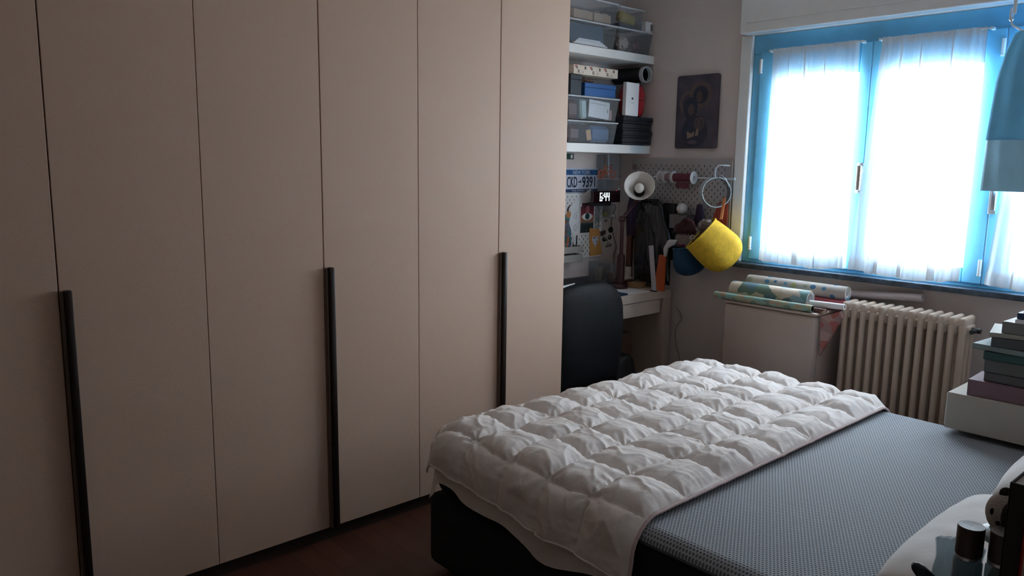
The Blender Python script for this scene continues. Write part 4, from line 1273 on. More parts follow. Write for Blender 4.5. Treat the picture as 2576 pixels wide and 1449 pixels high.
# ------------------------------------------------------------------ desk
dk = thing('desk', 'cream panel-sided desk with a shallow drawer in the corner', 'desk', (-0.43, 3.35, 0))
DXF = -0.195
obj('top', box(B(), XL + 0.005, DXF, 2.80, 3.920, 0.717, 0.767, 0.0015, 1), CREAM, dk)
obj('side_panel', box(B(), XL + 0.005, DXF, 3.845, 3.920, 0, 0.7165, 0.0015, 1), CREAM, dk)
obj('side_panel', box(B(), XL + 0.005, DXF, 2.80, 2.875, 0, 0.7165, 0.0015, 1), CREAM, dk)
obj('back_panel', box(B(), XL + 0.01, XL + 0.028, 2.88, 3.84, 0.40, 0.716), CREAM, dk)
dr = obj('drawer', box(B(), XL + 0.06, DXF - 0.010, 2.90, 3.825, 0.630, 0.712, 0.0015, 1), CREAM, dk)
# things on the desk
solo('paper_sheets', box(B(), -0.52, -0.215, 3.43, 3.74, 0.7675, 0.7695, 0, 1, RZ(-4)), PAPER, 'white paper sheets lying on the desk corner', 'papers')
bkk = thing('notebook', 'dark blue notebook with white page edges on the desk front', 'notebook', (-0.24, 3.46, 0.7695))
obj('cover', box(B(), -0.29, -0.205, 3.38, 3.515, 0.7698, 0.779, 0.001, 1), C('notebook_blue', (0.01, 0.035, 0.09)), bkk)
obj('pages', box(B(), -0.288, -0.206, 3.50, 3.5185, 0.771, 0.778), PAPER, bkk)
lp = thing('laptop', 'black laptop standing half open behind the chair back', 'laptop', (-0.40, 3.20, 0.767))
obj('keyboard_deck', box(B(), -0.60, -0.38, 3.02, 3.39, 0.7675, 0.785, 0.004), BLACK, lp)
obj('screen_lid', box(B(), -0.40, -0.39, 3.02, 3.39, 0.775, 0.875, 0.003, 2, RY(8)), BLACK, lp)
solo('folded_paper', prism(B(), [(-0.335, 3.10, 0.846), (-0.335, 3.20, 0.853), (-0.335, 3.16, 0.79), (-0.335, 3.10, 0.768)], (0.0015, 0, 0)), PAPER, 'folded white paper leaning against the black laptop', 'paper')
ao = thing('clear_organizer', 'clear plastic desk organiser against the wall with bits inside', 'organizer', (-0.585, 3.73, 0.7675))
bb = B()
for q in ((-0.535, -0.532, 3.648, 3.822, 0.769, 0.905), (-0.64, -0.637, 3.648, 3.822, 0.769, 0.915), (-0.637, -0.535, 3.648, 3.651, 0.769, 0.915), (-0.637, -0.535, 3.819, 3.822, 0.769, 0.905), (-0.637, -0.535, 3.651, 3.819, 0.769, 0.772)):
    box(bb, *q)
obj('case', bb, CLEAR, ao)
obj('divider', box(B(), -0.637, -0.537, 3.735, 3.738, 0.773, 0.90), CLEAR, ao)
cloth_lump((-0.585, 3.78, 0.815), (0.026, 0.022, 0.032), M('pinkish_cloth', (0.40, 0.22, 0.18), 0.9), 'crumpled pinkish cloth inside the clear desk organiser', 21)
cloth_lump((-0.585, 3.69, 0.84), (0.026, 0.022, 0.046), M('olive_bits', (0.20, 0.18, 0.13), 0.9), 'crumpled olive wrap inside the clear desk organiser', 31)
lidded('maroon_box', (-0.50, -0.41, 3.735, 3.835, 0.7705, 0.808), C('maroon_card', (0.09, 0.03, 0.03)), 'low maroon box on the desk below a white stand')
ws = thing('white_stand', 'small white angular phone stand on the maroon box', 'stand', (-0.455, 3.80, 0.809))
bb = B()
box(bb, -0.475, -0.435, 3.765, 3.842, 0.809, 0.820, 0.002)
obj('base', bb, M('cream_plastic', (0.66, 0.58, 0.52), 0.5), ws)
obj('upright', box(B(), -0.475, -0.445, 3.802, 3.835, 0.8205, 0.883, 0.002), M('cream_plastic'), ws)
obj('arm', box(B(), -0.475, -0.455, 3.752, 3.800, 0.862, 0.880, 0.002), M('cream_plastic'), ws)
wd = lidded('wooden_box', (-0.405, -0.33, 3.745, 3.842, 0.7705, 0.800), M('light_wood', (0.40, 0.24, 0.11), 0.5, var=0.15, stretch=(1, 8, 1)), 'small light wooden box on the desk with glasses on it')
gl = thing('glasses', 'thin dark wire glasses on the small wooden box', 'glasses', (-0.37, 3.79, 0.8005))
bb = B()
for c in (3.775, 3.812):
    tube(bb, [(-0.345, c + 0.015 * math.cos(t), 0.816 + 0.013 * math.sin(t)) for t in [6.283 * k / 20 for k in range(20)]], 0.0012, 6, True)
tube(bb, [(-0.345, 3.790, 0.819), (-0.345, 3.797, 0.819)], 0.0012, 6)
obj('rims', bb, BLACK, gl)
bb = tube(B(), [(-0.345, 3.760, 0.818), (-0.395, 3.765, 0.806)], 0.0012, 6)
tube(bb, [(-0.345, 3.827, 0.818), (-0.395, 3.822, 0.806)], 0.0012, 6)
obj('temples', bb, BLACK, gl)

# desk lamp, white shade tipped up towards the room
lm = thing('desk_lamp', 'desk lamp with white cone shade and dark red jointed arm', 'lamp', (-0.40, 3.70, 0.7675))
LRED = M('dark_red_lacquer', (0.05, 0.016, 0.02), 0.35)
axd = Vector((0.624, -0.78, 0.42)).normalized()
rim = Vector((-0.30, 3.70, 1.397))
prof = [(0.030, -0.115), (0.036, -0.10), (0.055, -0.06), (0.078, -0.02), (0.091, 0.0), (0.0895, 0.0), (0.076, -0.021), (0.053, -0.061), (0.034, -0.10), (0.028, -0.112)]
obj('shade', lathe(B(), prof, rim, axd, 44, closed_ends=False), M('warm_white_shade', (0.72, 0.68, 0.64), 0.4), lm, smooth=True)
obj('socket', lathe(B(), [(0.029, -0.15), (0.031, -0.145), (0.031, -0.105), (0.024, -0.10), (0.018, -0.085)], rim, axd, 24), BLACK, lm, smooth=True)
obj('bulb', lathe(B(), [(0.014, -0.09), (0.018, -0.075), (0.027, -0.055), (0.029, -0.042), (0.026, -0.027), (0.015, -0.017), (0.002, -0.014)], rim, axd, 28), M('frosted_bulb', (0.80, 0.76, 0.70), 0.5), lm, smooth=True)
bend = rim - axd * 0.14
bb = tube(B(), [bend, bend + Vector((-0.03, 0.0, -0.06)), (-0.40, 3.672, 1.19)], [0.016, 0.014, 0.012], 12)
obj('upper_arm', bb, LRED, lm, smooth=True)
obj('lower_arm', tube(B(), [(-0.40, 3.672, 1.195), (-0.40, 3.675, 0.98)], 0.0115, 12), LRED, lm, smooth=True)
obj('joint', cyl(B(), (-0.415, 3.665, 1.193), (-0.385, 3.68, 1.193), 0.017, seg=18), LRED, lm, smooth=True)
obj('post', lathe(B(), [(0.020, 0.0), (0.024, 0.004)] + [(0.024 + 0.0012 * (k % 2), 0.02 + k * 0.008) for k in range(19)] + [(0.020, 0.178), (0.012, 0.182)], (-0.40, 3.675, 0.800), (0, 0, 1), 24), LRED, lm, smooth=True)
obj('base', lathe(B(), [(0.048, 0), (0.050, 0.004), (0.049, 0.020), (0.040, 0.030), (0.022, 0.033)], (-0.40, 3.675, 0.7700), (0, 0, 1), 32), LRED, lm, smooth=True)

# things standing in the desk corner
solo('green_board', box(B(), -0.46, -0.40, 3.895, 3.908, 0.7685, 1.06, 0.003, 1), C('bottle_green', (0.012, 0.035, 0.018)), 'dark green board standing in the desk corner', 'board')
solo('brown_board', box(B(), -0.50, -0.465, 3.84, 3.872, 0.7685, 1.08, 0.003, 1), C('red_brown', (0.09, 0.03, 0.02)), 'red-brown board standing in the desk corner', 'board')
def hang_bag(name, label, outline, y, th, mat, seed, cat='bag'):
    """soft hanging thing: outline in x, z swelled to a real thickness"""
    bb = B()
    zs = sorted({p[1] for p in outline[0]} | {p[1] for p in outline[1]})
    def side(pts, z):
        for (xa, za), (xb, zb) in zip(pts, pts[1:]):
            if min(za, zb) - 1e-9 <= z <= max(za, zb) + 1e-9:
                t = (z - za) / (zb - za) if abs(zb - za) > 1e-9 else 0
                t = t * t * (3 - 2 * t)
                return xa + (xb - xa) * t
        return pts[-1][0]
    z0_, z1_ = max(outline[0][0][1], outline[1][0][1]), min(outline[0][-1][1], outline[1][-1][1])
    def fn(sgn):
        def f(u, v):
            z_ = z0_ + (z1_ - z0_) * v
            a, c = side(outline[0], z_), side(outline[1], z_)
            e = (max(0, 1 - abs(2 * u - 1) ** 2.2)) ** 0.5 * (max(0.0, 1 - abs(2 * v - 1) ** 6)) ** 0.5
            w = 0.25 * noise.noise((u * 6, v * 2.5, seed)) + 0.12 * noise.noise((u * 14, v * 6, seed))
            return Vector((a + (c - a) * u, y + sgn * th * e * (1 + (w if sgn < 0 else 0)), z_))
        return f
    sheet(bb, fn(-1), 36, 40)
    sheet(bb, fn(1), 36, 40)
    bmesh.ops.remove_doubles(bb, verts=bb.verts[:], dist=0.0006)
    return bb
solo('black_bag', hang_bag('b', '', ([(-0.43, 0.80), (-0.44, 1.0), (-0.43, 1.22), (-0.40, 1.315)], [(-0.155, 0.80), (-0.16, 1.06), (-0.225, 1.27), (-0.27, 1.325)]), 3.845, 0.034, M('black_plastic_film', (0.008, 0.009, 0.012), 0.22, var=0.3, bump=0.3, bscale=25), 3),
     M('black_plastic_film'), 'big black plastic bag hanging at the pegboard behind the lamp', 'bag', smooth='all')
solo('purple_cloth', hang_bag('b', '', ([(-0.545, 1.06), (-0.55, 1.2), (-0.53, 1.33)], [(-0.455, 1.06), (-0.452, 1.2), (-0.46, 1.33)]), 3.895, 0.022, M('dark_purple_cloth', (0.035, 0.018, 0.05), 0.9), 6),
     M('dark_purple_cloth'), 'dark purple cloth hanging in the corner behind the lamp arm', 'cloth', smooth='all')
solo('dark_case', box(B(), -0.262, -0.175, 3.885, 3.918, 0.95, 1.292, 0.004), BLACK, 'tall black case hung on the pegboard beside the bag', 'case')
st = thing('white_stick', 'pale grey stick leaning in front of the black bag', 'stick', (-0.205, 3.74, 0.7685))
obj('shaft', box(B(), -0.226, -0.192, 3.738, 3.744, 0.772, 1.045, 0.002, 1, RY(-8)), M('pale_grey_plastic', (0.40, 0.37, 0.40), 0.5), st)
obj('foot', box(B(), -0.214, -0.172, 3.733, 3.749, 0.7685, 0.776, 0.001), BLACK, st)
solo('orange_folder', prism(B(), [(-0.232, 3.790, 0.7685), (-0.158, 3.790, 0.7685), (-0.166, 3.805, 0.985), (-0.214, 3.805, 0.985)], (0, 0.012, 0)), M('bright_orange_plastic', (0.55, 0.10, 0.025), 0.45), 'orange upright folder at the desk end', 'folder')

# under the desk
solo('brown_carton', box(B(), -0.62, -0.42, 3.56, 3.835, 0.0, 0.47, 0.004), M('brown_card', (0.20, 0.12, 0.08), 0.8), 'brown carton on the floor under the desk', 'box')
solo('dark_rucksack', hang_bag('b', '', ([(-0.34, 0.01), (-0.36, 0.2), (-0.33, 0.40)], [(-0.20, 0.01), (-0.19, 0.2), (-0.22, 0.40)]), 3.56, 0.10, M('black_nylon', (0.008, 0.009, 0.011), 0.5), 15), M('black_nylon'), 'black rucksack on the floor under the desk', 'bag', smooth='all')
solo('wall_cable', tube(B(), smooth_path([(-0.16, 3.925, 0.66), (-0.12, 3.935, 0.60), (-0.16, 3.932, 0.52), (-0.15, 3.93, 0.42), (-0.12, 3.93, 0.34), (-0.11, 3.93, 0.10)]), 0.003, 8), M('pale_cable', (0.35, 0.30, 0.28)), 'pale cable dropping beside the desk end panel', 'cable', smooth='all')

# ------------------------------------------------------------------ chair
ch = thing('office_chair', 'black leather office chair pushed up to the desk', 'chair', (-0.25, 3.03, 0))
def back(u, v):
    # u across, v up
    z_ = 0.33 + 0.58 * v
    s = 2 * u - 1
    w = 0.262 if v < 0.7 else 0.262 * (1 - (0.42 if s > 0 else 0.2) * max(0, (v - 0.7) / 0.3) ** 3.2)
    zz = z_ - 0.025 * abs(s) ** 2.5 * v
    return s, w, zz
bb = B()
def fb(sgn):
    def f(u, v):
        s, w, z_ = back(u, v)
        e = (max(0.0, 1 - abs(s) ** 6)) ** 0.5 * (max(0.0, 1 - abs(2 * v - 1) ** 10)) ** 0.5
        return Vector((-0.078 - 0.012 * s * s + 0.03 * math.sin(v * 3) + sgn * 0.032 * e, 3.036 + s * w, z_))
    return f
sheet(bb, fb(1), 32, 36)
sheet(bb, fb(-1), 32, 36)
bmesh.ops.remove_doubles(bb, verts=bb.verts[:], dist=0.0008)
obj('backrest', bb, LEATHER, ch, smooth='all')
obj('seat', box(B(), -0.53, -0.10, 2.80, 3.26, 0.42, 0.50, 0.035, 4), LEATHER, ch, smooth=True)
bb = box(B(), -0.14, -0.085, 3.0, 3.06, 0.36, 0.52, 0.01)
box(bb, -0.34, -0.085, 3.0, 3.06, 0.36, 0.40, 0.01)
obj('back_bracket', bb, BLACK, ch)
obj('gas_post', cyl(B(), (-0.30, 3.03, 0.10), (-0.30, 3.03, 0.42), 0.025, seg=18), BLACK, ch, smooth=True)
for k in range(5):
    t = 2 * math.pi * k / 5 + 0.3
    d = Vector((math.cos(t), math.sin(t), 0))
    p = Vector((-0.30, 3.03, 0.11))
    a = obj('base_arm', tube(B(), [p, p + d * 0.15 + Vector((0, 0, -0.01)), p + d * 0.225 + Vector((0, 0, -0.035))], [0.022, 0.018, 0.014], 10), BLACK, ch, smooth=True)
    q = p + d * 0.225
    n = Vector((-d.y, d.x, 0))
    obj('caster', cyl(B(), Vector((q.x, q.y, 0.026)) - n * 0.02, Vector((q.x, q.y, 0.026)) + n * 0.02, 0.026, seg=18), BLACK, a, smooth=True)

# ------------------------------------------------------------------ window wall: icon, pegboard, hanging things
ic = thing('wall_icon', 'dark rounded icon board with haloed figures left of the window', 'picture', (-0.078, YW, 1.618))
IR = RY(2.0)
def slab(x0, x1, z0_, z1_, y0, y1, rad, seg=6):
    pts = []
    for cx, cz, a0 in ((x1 - rad, z1_ - rad, 0), (x0 + rad, z1_ - rad, 90), (x0 + rad, z0_ + rad, 180), (x1 - rad, z0_ + rad, 270)):
        for k in range(seg + 1):
            t = math.radians(a0 + 90 * k / seg)
            pts.append((cx + rad * math.cos(t), y0, cz + rad * math.sin(t)))
    return prism(B(), pts, (0, y1 - y0, 0))
def tilt(bm_, c=(-0.078, YW, 1.83)):
    return bm_
ICM = M('dark_icon_paint', (0.055, 0.045, 0.065), 0.45, var=0.5, scale=9)
obj('board', tilt(slab(-0.222, 0.063, 1.618, 2.040, YW - 0.022, YW - 0.002, 0.016)), ICM, ic)
IY = YW - 0.0222
def disc(x, z_, r, mat, nm, sq=(1, 1), inner=0.0, d=0.0006, lay=0):
    y0 = IY - 0.0006 * lay
    if inner:
        bb = lathe(B(), [(inner, 0), (r, 0), (r, d), (inner, d), (inner, 0)], (x, y0, z_), (0, -1, 0), 36, squash=sq, closed_ends=False)
    else:
        bb = lathe(B(), [(r, 0), (r, d)], (x, y0, z_), (0, -1, 0), 36, squash=sq)
    obj(nm, bb, mat, ic)
HALO = M('dull_gold_paint', (0.10, 0.066, 0.06), 0.4, var=0.2)
ROBE = M('night_blue_paint', (0.020, 0.022, 0.042), 0.5, var=0.3)
SKIN = M('umber_paint', (0.085, 0.055, 0.055), 0.5, var=0.3)
disc(-0.055, 1.925, 0.078, HALO, 'halo', inner=0.052)
disc(-0.125, 1.880, 0.075, HALO, 'halo', inner=0.055, lay=0.4)
disc(-0.055, 1.925, 0.050, ROBE, 'veil', lay=1)
disc(-0.062, 1.915, 0.026, SKIN, 'face', (0.8, 1.2), lay=2)
disc(-0.120, 1.850, 0.050, ROBE, 'veil', (1, 1.3), lay=1.3)
disc(-0.115, 1.842, 0.026, SKIN, 'face', (0.8, 1.25), lay=2.4)
disc(-0.085, 1.715, 0.088, ROBE, 'robe', (1, 1.05), lay=1.6)
disc(-0.055, 1.760, 0.036, HALO, 'halo', inner=0.027, lay=2.7)
disc(-0.058, 1.758, 0.022, SKIN, 'face', (0.85, 1.1), lay=2.7)
obj('scroll', prism(B(), [(x, IY - 0.0024, z_) for x, z_ in ((-0.138, 1.718), (-0.105, 1.704), (-0.085, 1.722), (-0.088, 1.688), (-0.132, 1.676))], (0, -0.0007, 0)), M('ochre_paint', (0.26, 0.18, 0.13)), ic)
obj('sleeve', prism(B(), [(x, IY - 0.0024, z_) for x, z_ in ((-0.072, 1.732), (-0.055, 1.728), (-0.058, 1.694), (-0.080, 1.690))], (0, -0.0007, 0)), M('ochre_paint'), ic)
disc(-0.098, 1.655, 0.034, M('dim_lilac_paint', (0.10, 0.08, 0.10)), 'cloud', (1, 0.35), lay=2.8)
obj('border', box(B(), 0.045, 0.050, IY - 0.0005, IY + 0.001, 1.64, 2.02), M('plum_paint', (0.09, 0.05, 0.06)), ic)

PGM = M('warm_grey_pegboard', (0.40, 0.37, 0.37), 0.55, var=0.03)
p2 = thing('pegboard', 'grey slotted pegboard on the window wall under the icon', 'pegboard', (-0.18, YW, 0.99))
obj('panel', slab(-0.537, 0.181, 0.990, 1.556, YW - 0.022, YW - 0.016, 0.012), PGM, p2)
obj('slot_pattern', thicken(slots_bm(-0.52, 0.17, 1.0, 1.545, 0.0195, lambda a, z_: (a, YW - 0.0222, z_)), 0.0003), HOLE, p2, kind='stuff')
obj('edge_strip', box(B(), 0.181, 0.184, YW - 0.024, YW - 0.012, 0.99, 1.55, 0.001), WHITE, p2)
for x in (-0.5, 0.14):
    obj('spacer', cyl(B(), (x, YW - 0.016, 1.53), (x, YW, 1.53), 0.010, seg=12), WHITE, p2)
solo('wall_tag', box(B(), -0.535, -0.505, YW - 0.028, YW - 0.022, 1.49, 1.52, 0.002), M('brown_grey_plastic', (0.22, 0.17, 0.16)), 'small brown-grey tag at the pegboard corner above the lamp', 'tag')

RY_ = YW - 0.085
rod = thing('spool_rod', 'steel rod holding ribbon spools across the pegboard', 'rod', (0.0, RY_, 1.44))
bb = cyl(B(), (-0.32, RY_, 1.449), (0.235, RY_, 1.449), 0.006, seg=14)
obj('bar', bb, STEEL, rod, smooth=True)
obj('end_cap', cyl(B(), (0.235, RY_, 1.449), (0.243, RY_, 1.449), 0.009, seg=14), STEEL, rod, smooth=True)
for x in (-0.31, 0.185):
    obj('bracket', tube(B(), [(x, RY_, 1.449), (x, YW - 0.022, 1.449)], 0.004, 8), STEEL, rod, smooth=True)
SPW = M('spool_white', (0.62, 0.58, 0.57), 0.5)
def spool(x0, x1, rf, rr, ribbon, label):
    s = thing('ribbon_spool', label, 'spool', ((x0 + x1) / 2, RY_, 1.449 - rf), 'ribbon spools on the rod')
    for x in (x0, x1 - 0.004):
        obj('flange', lathe(B(), [(0.008, 0), (rf - 0.002, 0), (rf, 0.002), (rf - 0.002, 0.004), (0.008, 0.004), (0.008, 0)], (x, RY_, 1.449), (1, 0, 0), 32, closed_ends=False), SPW, s, smooth=True)
    obj('ribbon', lathe(B(), [(0.008, 0.0), (rr, 0.0), (rr * 1.01, (x1 - x0 - 0.008) / 2), (rr, x1 - x0 - 0.008), (0.008, x1 - x0 - 0.008)], (x0 + 0.004, RY_, 1.449), (1, 0, 0), 28, closed_ends=False), ribbon, s, smooth=True)
spool(-0.275, -0.235, 0.036, 0.028, M('pale_ribbon', (0.48, 0.42, 0.42)), 'small pale ribbon spool nearest the lamp shade')
spool(-0.228, -0.178, 0.035, 0.024, M('mauve_ribbon', (0.26, 0.16, 0.18)), 'small mauve ribbon spool in the middle of the rod')
spool(-0.170, -0.028, 0.037, 0.024, M('burgundy_ribbon', (0.11, 0.014, 0.032), 0.5), 'long burgundy ribbon spool with white end discs')
rt = solo('ribbon_tail', box(B(), -0.15, -0.06, RY_ - 0.001, RY_ + 0.001, 1.385, 1.420), M('burgundy_ribbon'), 'loose burgundy ribbon tail below the long spool', 'ribbon')
wc = []
for k in range(5 * 36 + 1):
    t = 2 * math.pi * k / 36
    q = k / (5 * 36)
    wc.append((0.105 + 0.055 * q + 0.030 * math.cos(t), RY_ - 0.01 + 0.080 * math.cos(t), 1.372 + 0.082 * math.sin(t) + 0.004 * math.sin(7 * q)))
wt = thing('wire_coil', 'coil of pale steel wire hanging on the rod end', 'wire', (0.13, RY_, 1.29))
wm = M('pale_wire', (0.40, 0.46, 0.50), 0.35, metal=0.5)
c0 = Vector((0.145, RY_ - 0.034, 1.372))
axw = Vector((0.80, -0.60, 0)).normalized()
uw = Vector((0.60, 0.80, 0))
bb = B()
wc = []
for k in range(9 * 36 + 1):
    t = 2 * math.pi * k / 36
    q = k / (9 * 36)
    wc.append(c0 + axw * (-0.035 + 0.055 * q) + uw * (0.083 * math.cos(t)) + Vector((0, 0, 0.083 * math.sin(t))))
tube(bb, wc, 0.0026, 6)
obj('turns', bb, wm, wt, smooth='all')
bb = lathe(B(), [(0.080, -0.035), (0.0815, -0.035), (0.0815, 0.012), (0.080, 0.012), (0.080, -0.035)], c0, axw, 40, closed_ends=False)
obj('band', bb, M('dull_wire', (0.20, 0.23, 0.26), 0.5, metal=0.4), wt, smooth=True)
bb = tube(B(), [c0 + axw * 0.02 + Vector((0, 0, 0.08)) + uw * 0.0, c0 + axw * 0.02 + Vector((0.03, -0.01, 0.098)), c0 + axw * 0.02 + Vector((0.06, -0.01, 0.075)), c0 + axw * 0.02 + uw * 0.07 + Vector((0, 0, 0.03))], 0.0026, 6)
obj('loose_end', bb, wm, wt, smooth='all')
solo('white_hook', tube(B(), smooth_path([(0.165, YW - 0.022, 1.521), (0.15, YW - 0.05, 1.523), (0.118, YW - 0.06, 1.521), (0.100, YW - 0.06, 1.505), (0.096, YW - 0.06, 1.470), (0.10, YW - 0.062, 1.452)]), 0.004, 10), PAPER, 'white bent wire hook above the wire coil', 'hook', smooth='all')

# small ledge with a ball, pouches
sl = thing('small_ledge', 'small clear ledge on the pegboard with a round white ball', 'ledge', (-0.11, 3.87, 1.16))
bb = box(B(), -0.172, -0.052, 3.835, YW - 0.023, 1.228, 1.232)
box(bb, -0.172, -0.052, 3.835, 3.838, 1.15, 1.228)
box(bb, -0.172, -0.169, 3.838, YW - 0.023, 1.15, 1.228)
obj('shell', bb, mat_clear('smoky_acrylic', (0.6, 0.6, 0.62), 0.6, 0.2, (0.30, 0.28, 0.28)), sl)
solo('white_ball', ball(B(), (-0.110, 3.87, 1.2655), 0.033, 24, (1, 1, 0.98)), M('matt_white_ball', (0.60, 0.54, 0.50), 0.8), 'matt white ball on the small pegboard ledge', 'ball', smooth='all')
solo('red_pouch', hang_bag('b', '', ([(-0.115, 1.125), (-0.10, 1.165), (-0.05, 1.205), (-0.028, 1.222)], [(0.045, 1.125), (0.05, 1.16), (0.03, 1.20), (-0.005, 1.222)]), 3.795, 0.024, M('dark_red_felt', (0.045, 0.010, 0.014), 0.9), 2), M('dark_red_felt'), 'dark red felt pouch above the blue basket', 'pouch', smooth='all')
solo('grey_pouch', hang_bag('b', '', ([(-0.10, 1.045), (-0.095, 1.09), (-0.09, 1.12)], [(0.03, 1.045), (0.04, 1.09), (0.035, 1.12)]), 3.795, 0.025, M('taupe_felt', (0.20, 0.16, 0.15), 0.9), 5), M('taupe_felt'), 'taupe cloth bundle sticking out of the blue basket', 'pouch', smooth='all')
solo('purple_sheath', hang_bag('b', '', ([(-0.05, 1.17), (-0.02, 1.24), (-0.012, 1.298)], [(0.035, 1.17), (0.032, 1.24), (0.020, 1.298)]), 3.882, 0.018, M('aubergine_cloth', (0.030, 0.014, 0.035), 0.9), 9), M('aubergine_cloth'), 'aubergine pointed sheath hanging on the pegboard', 'sheath', smooth='all')

def basket(name, label, rim_c, axis, rim_r, max_r, depth, squash, mat, lining, seedw):
    root = thing(name, label, 'basket', (rim_c[0], rim_c[1], rim_c[2] - depth), 'crocheted baskets hanging on the pegboard')
    prof = []
    n = 64
    for k in range(n + 1):
        q = k / n
        h = -depth * q
        r = rim_r + (max_r - rim_r) * math.sin(min(1, q / 0.55) * math.pi / 2)
        if q > 0.55:
            r *= math.sqrt(max(0.0, 1 - ((q - 0.55) / 0.45) ** 2.4)) * 0.98 + 0.02
        r += 0.0011 * (1 if k % 2 else -1) * (1 if q < 0.9 else 0)
        prof.append((max(r, 0.003), h))
    wob = lambda t, h: 1 + 0.05 * math.sin(3 * t + seedw) * (-h / depth) + 0.03 * math.sin(5 * t)
    bb = lathe(B(), prof, rim_c, axis, 56, squash, closed_ends=False, wob=wob)
    obj('body', bb, mat, root, smooth='all')
    bb = lathe(B(), [(r * 0.955, h * 0.96 - 0.001) for r, h in prof], rim_c, axis, 40, squash, closed_ends=False, wob=wob)
    obj('lining', bb, lining, root, smooth='all')
    ax = Vector(axis).normalized()
    u, w = frame_of(ax)
    pts = [Vector(rim_c) + u * (rim_r * squash[0] * wob(t, 0) * math.cos(t)) + w * (rim_r * squash[1] * wob(t, 0) * math.sin(t)) for t in [6.283 * k / 48 for k in range(48)]]
    obj('rim', tube(B(), pts, 0.005, 8, True), mat, root, smooth='all')
    return root
YEL = M('yellow_crochet', (0.72, 0.46, 0.03), 0.8, var=0.15, scale=40, bump=0.15, bscale=220)
BLU = M('petrol_blue_crochet', (0.008, 0.048, 0.11), 0.85, var=0.15, scale=40, bump=0.15, bscale=220)
DKL = M('dark_lining', (0.05, 0.04, 0.035), 0.9)
yb = basket('hanging_basket', 'bright yellow crocheted basket hanging tilted from an orange strap', (0.134, 3.722, 1.146), (-0.60, -0.45, 0.66), 0.118, 0.130, 0.250, (0.85, 0.95), YEL, M('mustard_lining', (0.25, 0.17, 0.03), 0.9), 0.6)
obj('strap', prism(B(), [(0.222, 3.76, 1.228), (0.238, 3.76, 1.228), (0.180, 3.875, 1.345), (0.164, 3.875, 1.345)], (0, 0.003, 0)), M('orange_strap', (0.60, 0.20, 0.06), 0.6), yb)
blb = basket('hanging_basket', 'petrol blue crocheted basket hanging beside the yellow basket', (-0.022, 3.822, 1.055), (-0.12, -0.12, 0.98), 0.118, 0.130, 0.175, (0.95, 0.56), BLU, DKL, 2.0)
obj('strap', tube(B(), [(-0.09, 3.87, 1.05), (-0.07, 3.90, 1.10), (-0.05, 3.918, 1.15)], 0.004, 8), BLU, blb)
solo('white_cloth', hang_bag('b', '', ([(-0.140, 0.985), (-0.145, 1.03), (-0.125, 1.075), (-0.105, 1.09)], [(-0.122, 0.985), (-0.112, 1.03), (-0.06, 1.07), (-0.05, 1.09)]), 3.755, 0.009, M('offwhite_cloth', (0.50, 0.48, 0.50), 0.9), 7), M('offwhite_cloth'), 'off-white cloth hanging over the blue basket rim', 'cloth', smooth='all')
solo('magenta_cloth', ball(B(), (-0.03, 3.785, 1.062), 0.028, 18, (1.3, 0.7, 0.4)), M('magenta_felt', (0.16, 0.01, 0.07), 0.9), 'magenta cloth peeping out of the blue basket', 'cloth', smooth='all')
cloth_lump((0.160, 3.735, 1.178), (0.058, 0.035, 0.040), mat_pattern('brown_white_print', [(0.10, 0.07, 0.05), (0.16, 0.11, 0.08), (0.40, 0.36, 0.34), (0.08, 0.05, 0.05), (0.14, 0.10, 0.08)], 45), 'crumpled brown patterned cloth inside the yellow basket', 40)
solo('tape_ring', lathe(B(), [(0.010, 0), (0.014, 0), (0.014, 0.014), (0.010, 0.014), (0.010, 0)], (0.066, 3.735, 1.112), (0.6, -0.6, 0.5), 24, closed_ends=False), M('cream_tape', (0.55, 0.45, 0.35)), 'small cream tape ring on the yellow basket rim', 'tape', smooth=True)
solo('red_banner', prism(B(), [(0.112, 3.908, 1.31), (0.176, 3.905, 1.33), (0.176, 3.905, 1.08), (0.06, 3.905, 1.13), (0.082, 3.905, 1.22)], (0, 0.006, 0)), M('brick_red_cloth', (0.36, 0.06, 0.045), 0.8), 'brick red cloth hung behind the wire coil', 'cloth')

# ------------------------------------------------------------------ foreground: dresser at the head of the bed and what stands on it
ds = thing('bedside_dresser', 'white bedside dresser carrying bottles, toy and books', 'dresser', (2.39, 0.97, 0))
ZD = 0.885
obj('body', box(B(), 2.285, XR - 0.003, 0.76, 1.175, 0.05, ZD, 0.003, 1), WHITE, ds)
for k in range(3):
    za = 0.07 + 0.265 * k
    d_ = obj('drawer', box(B(), 2.266, 2.284, 0.768, 1.167, za, za + 0.255, 0.002, 1), WHITE, ds)
    obj('knob', cyl(B(), (2.266, 0.97, za + 0.13), (2.245, 0.97, za + 0.13), 0.010, 0.012, seg=16), STEEL, d_, smooth=True)
for y in (0.79, 1.14):
    for x in (2.31, 2.49):
        obj('foot', cyl(B(), (x, y, 0), (x, y, 0.05), 0.016, seg=12), BLACK, ds)

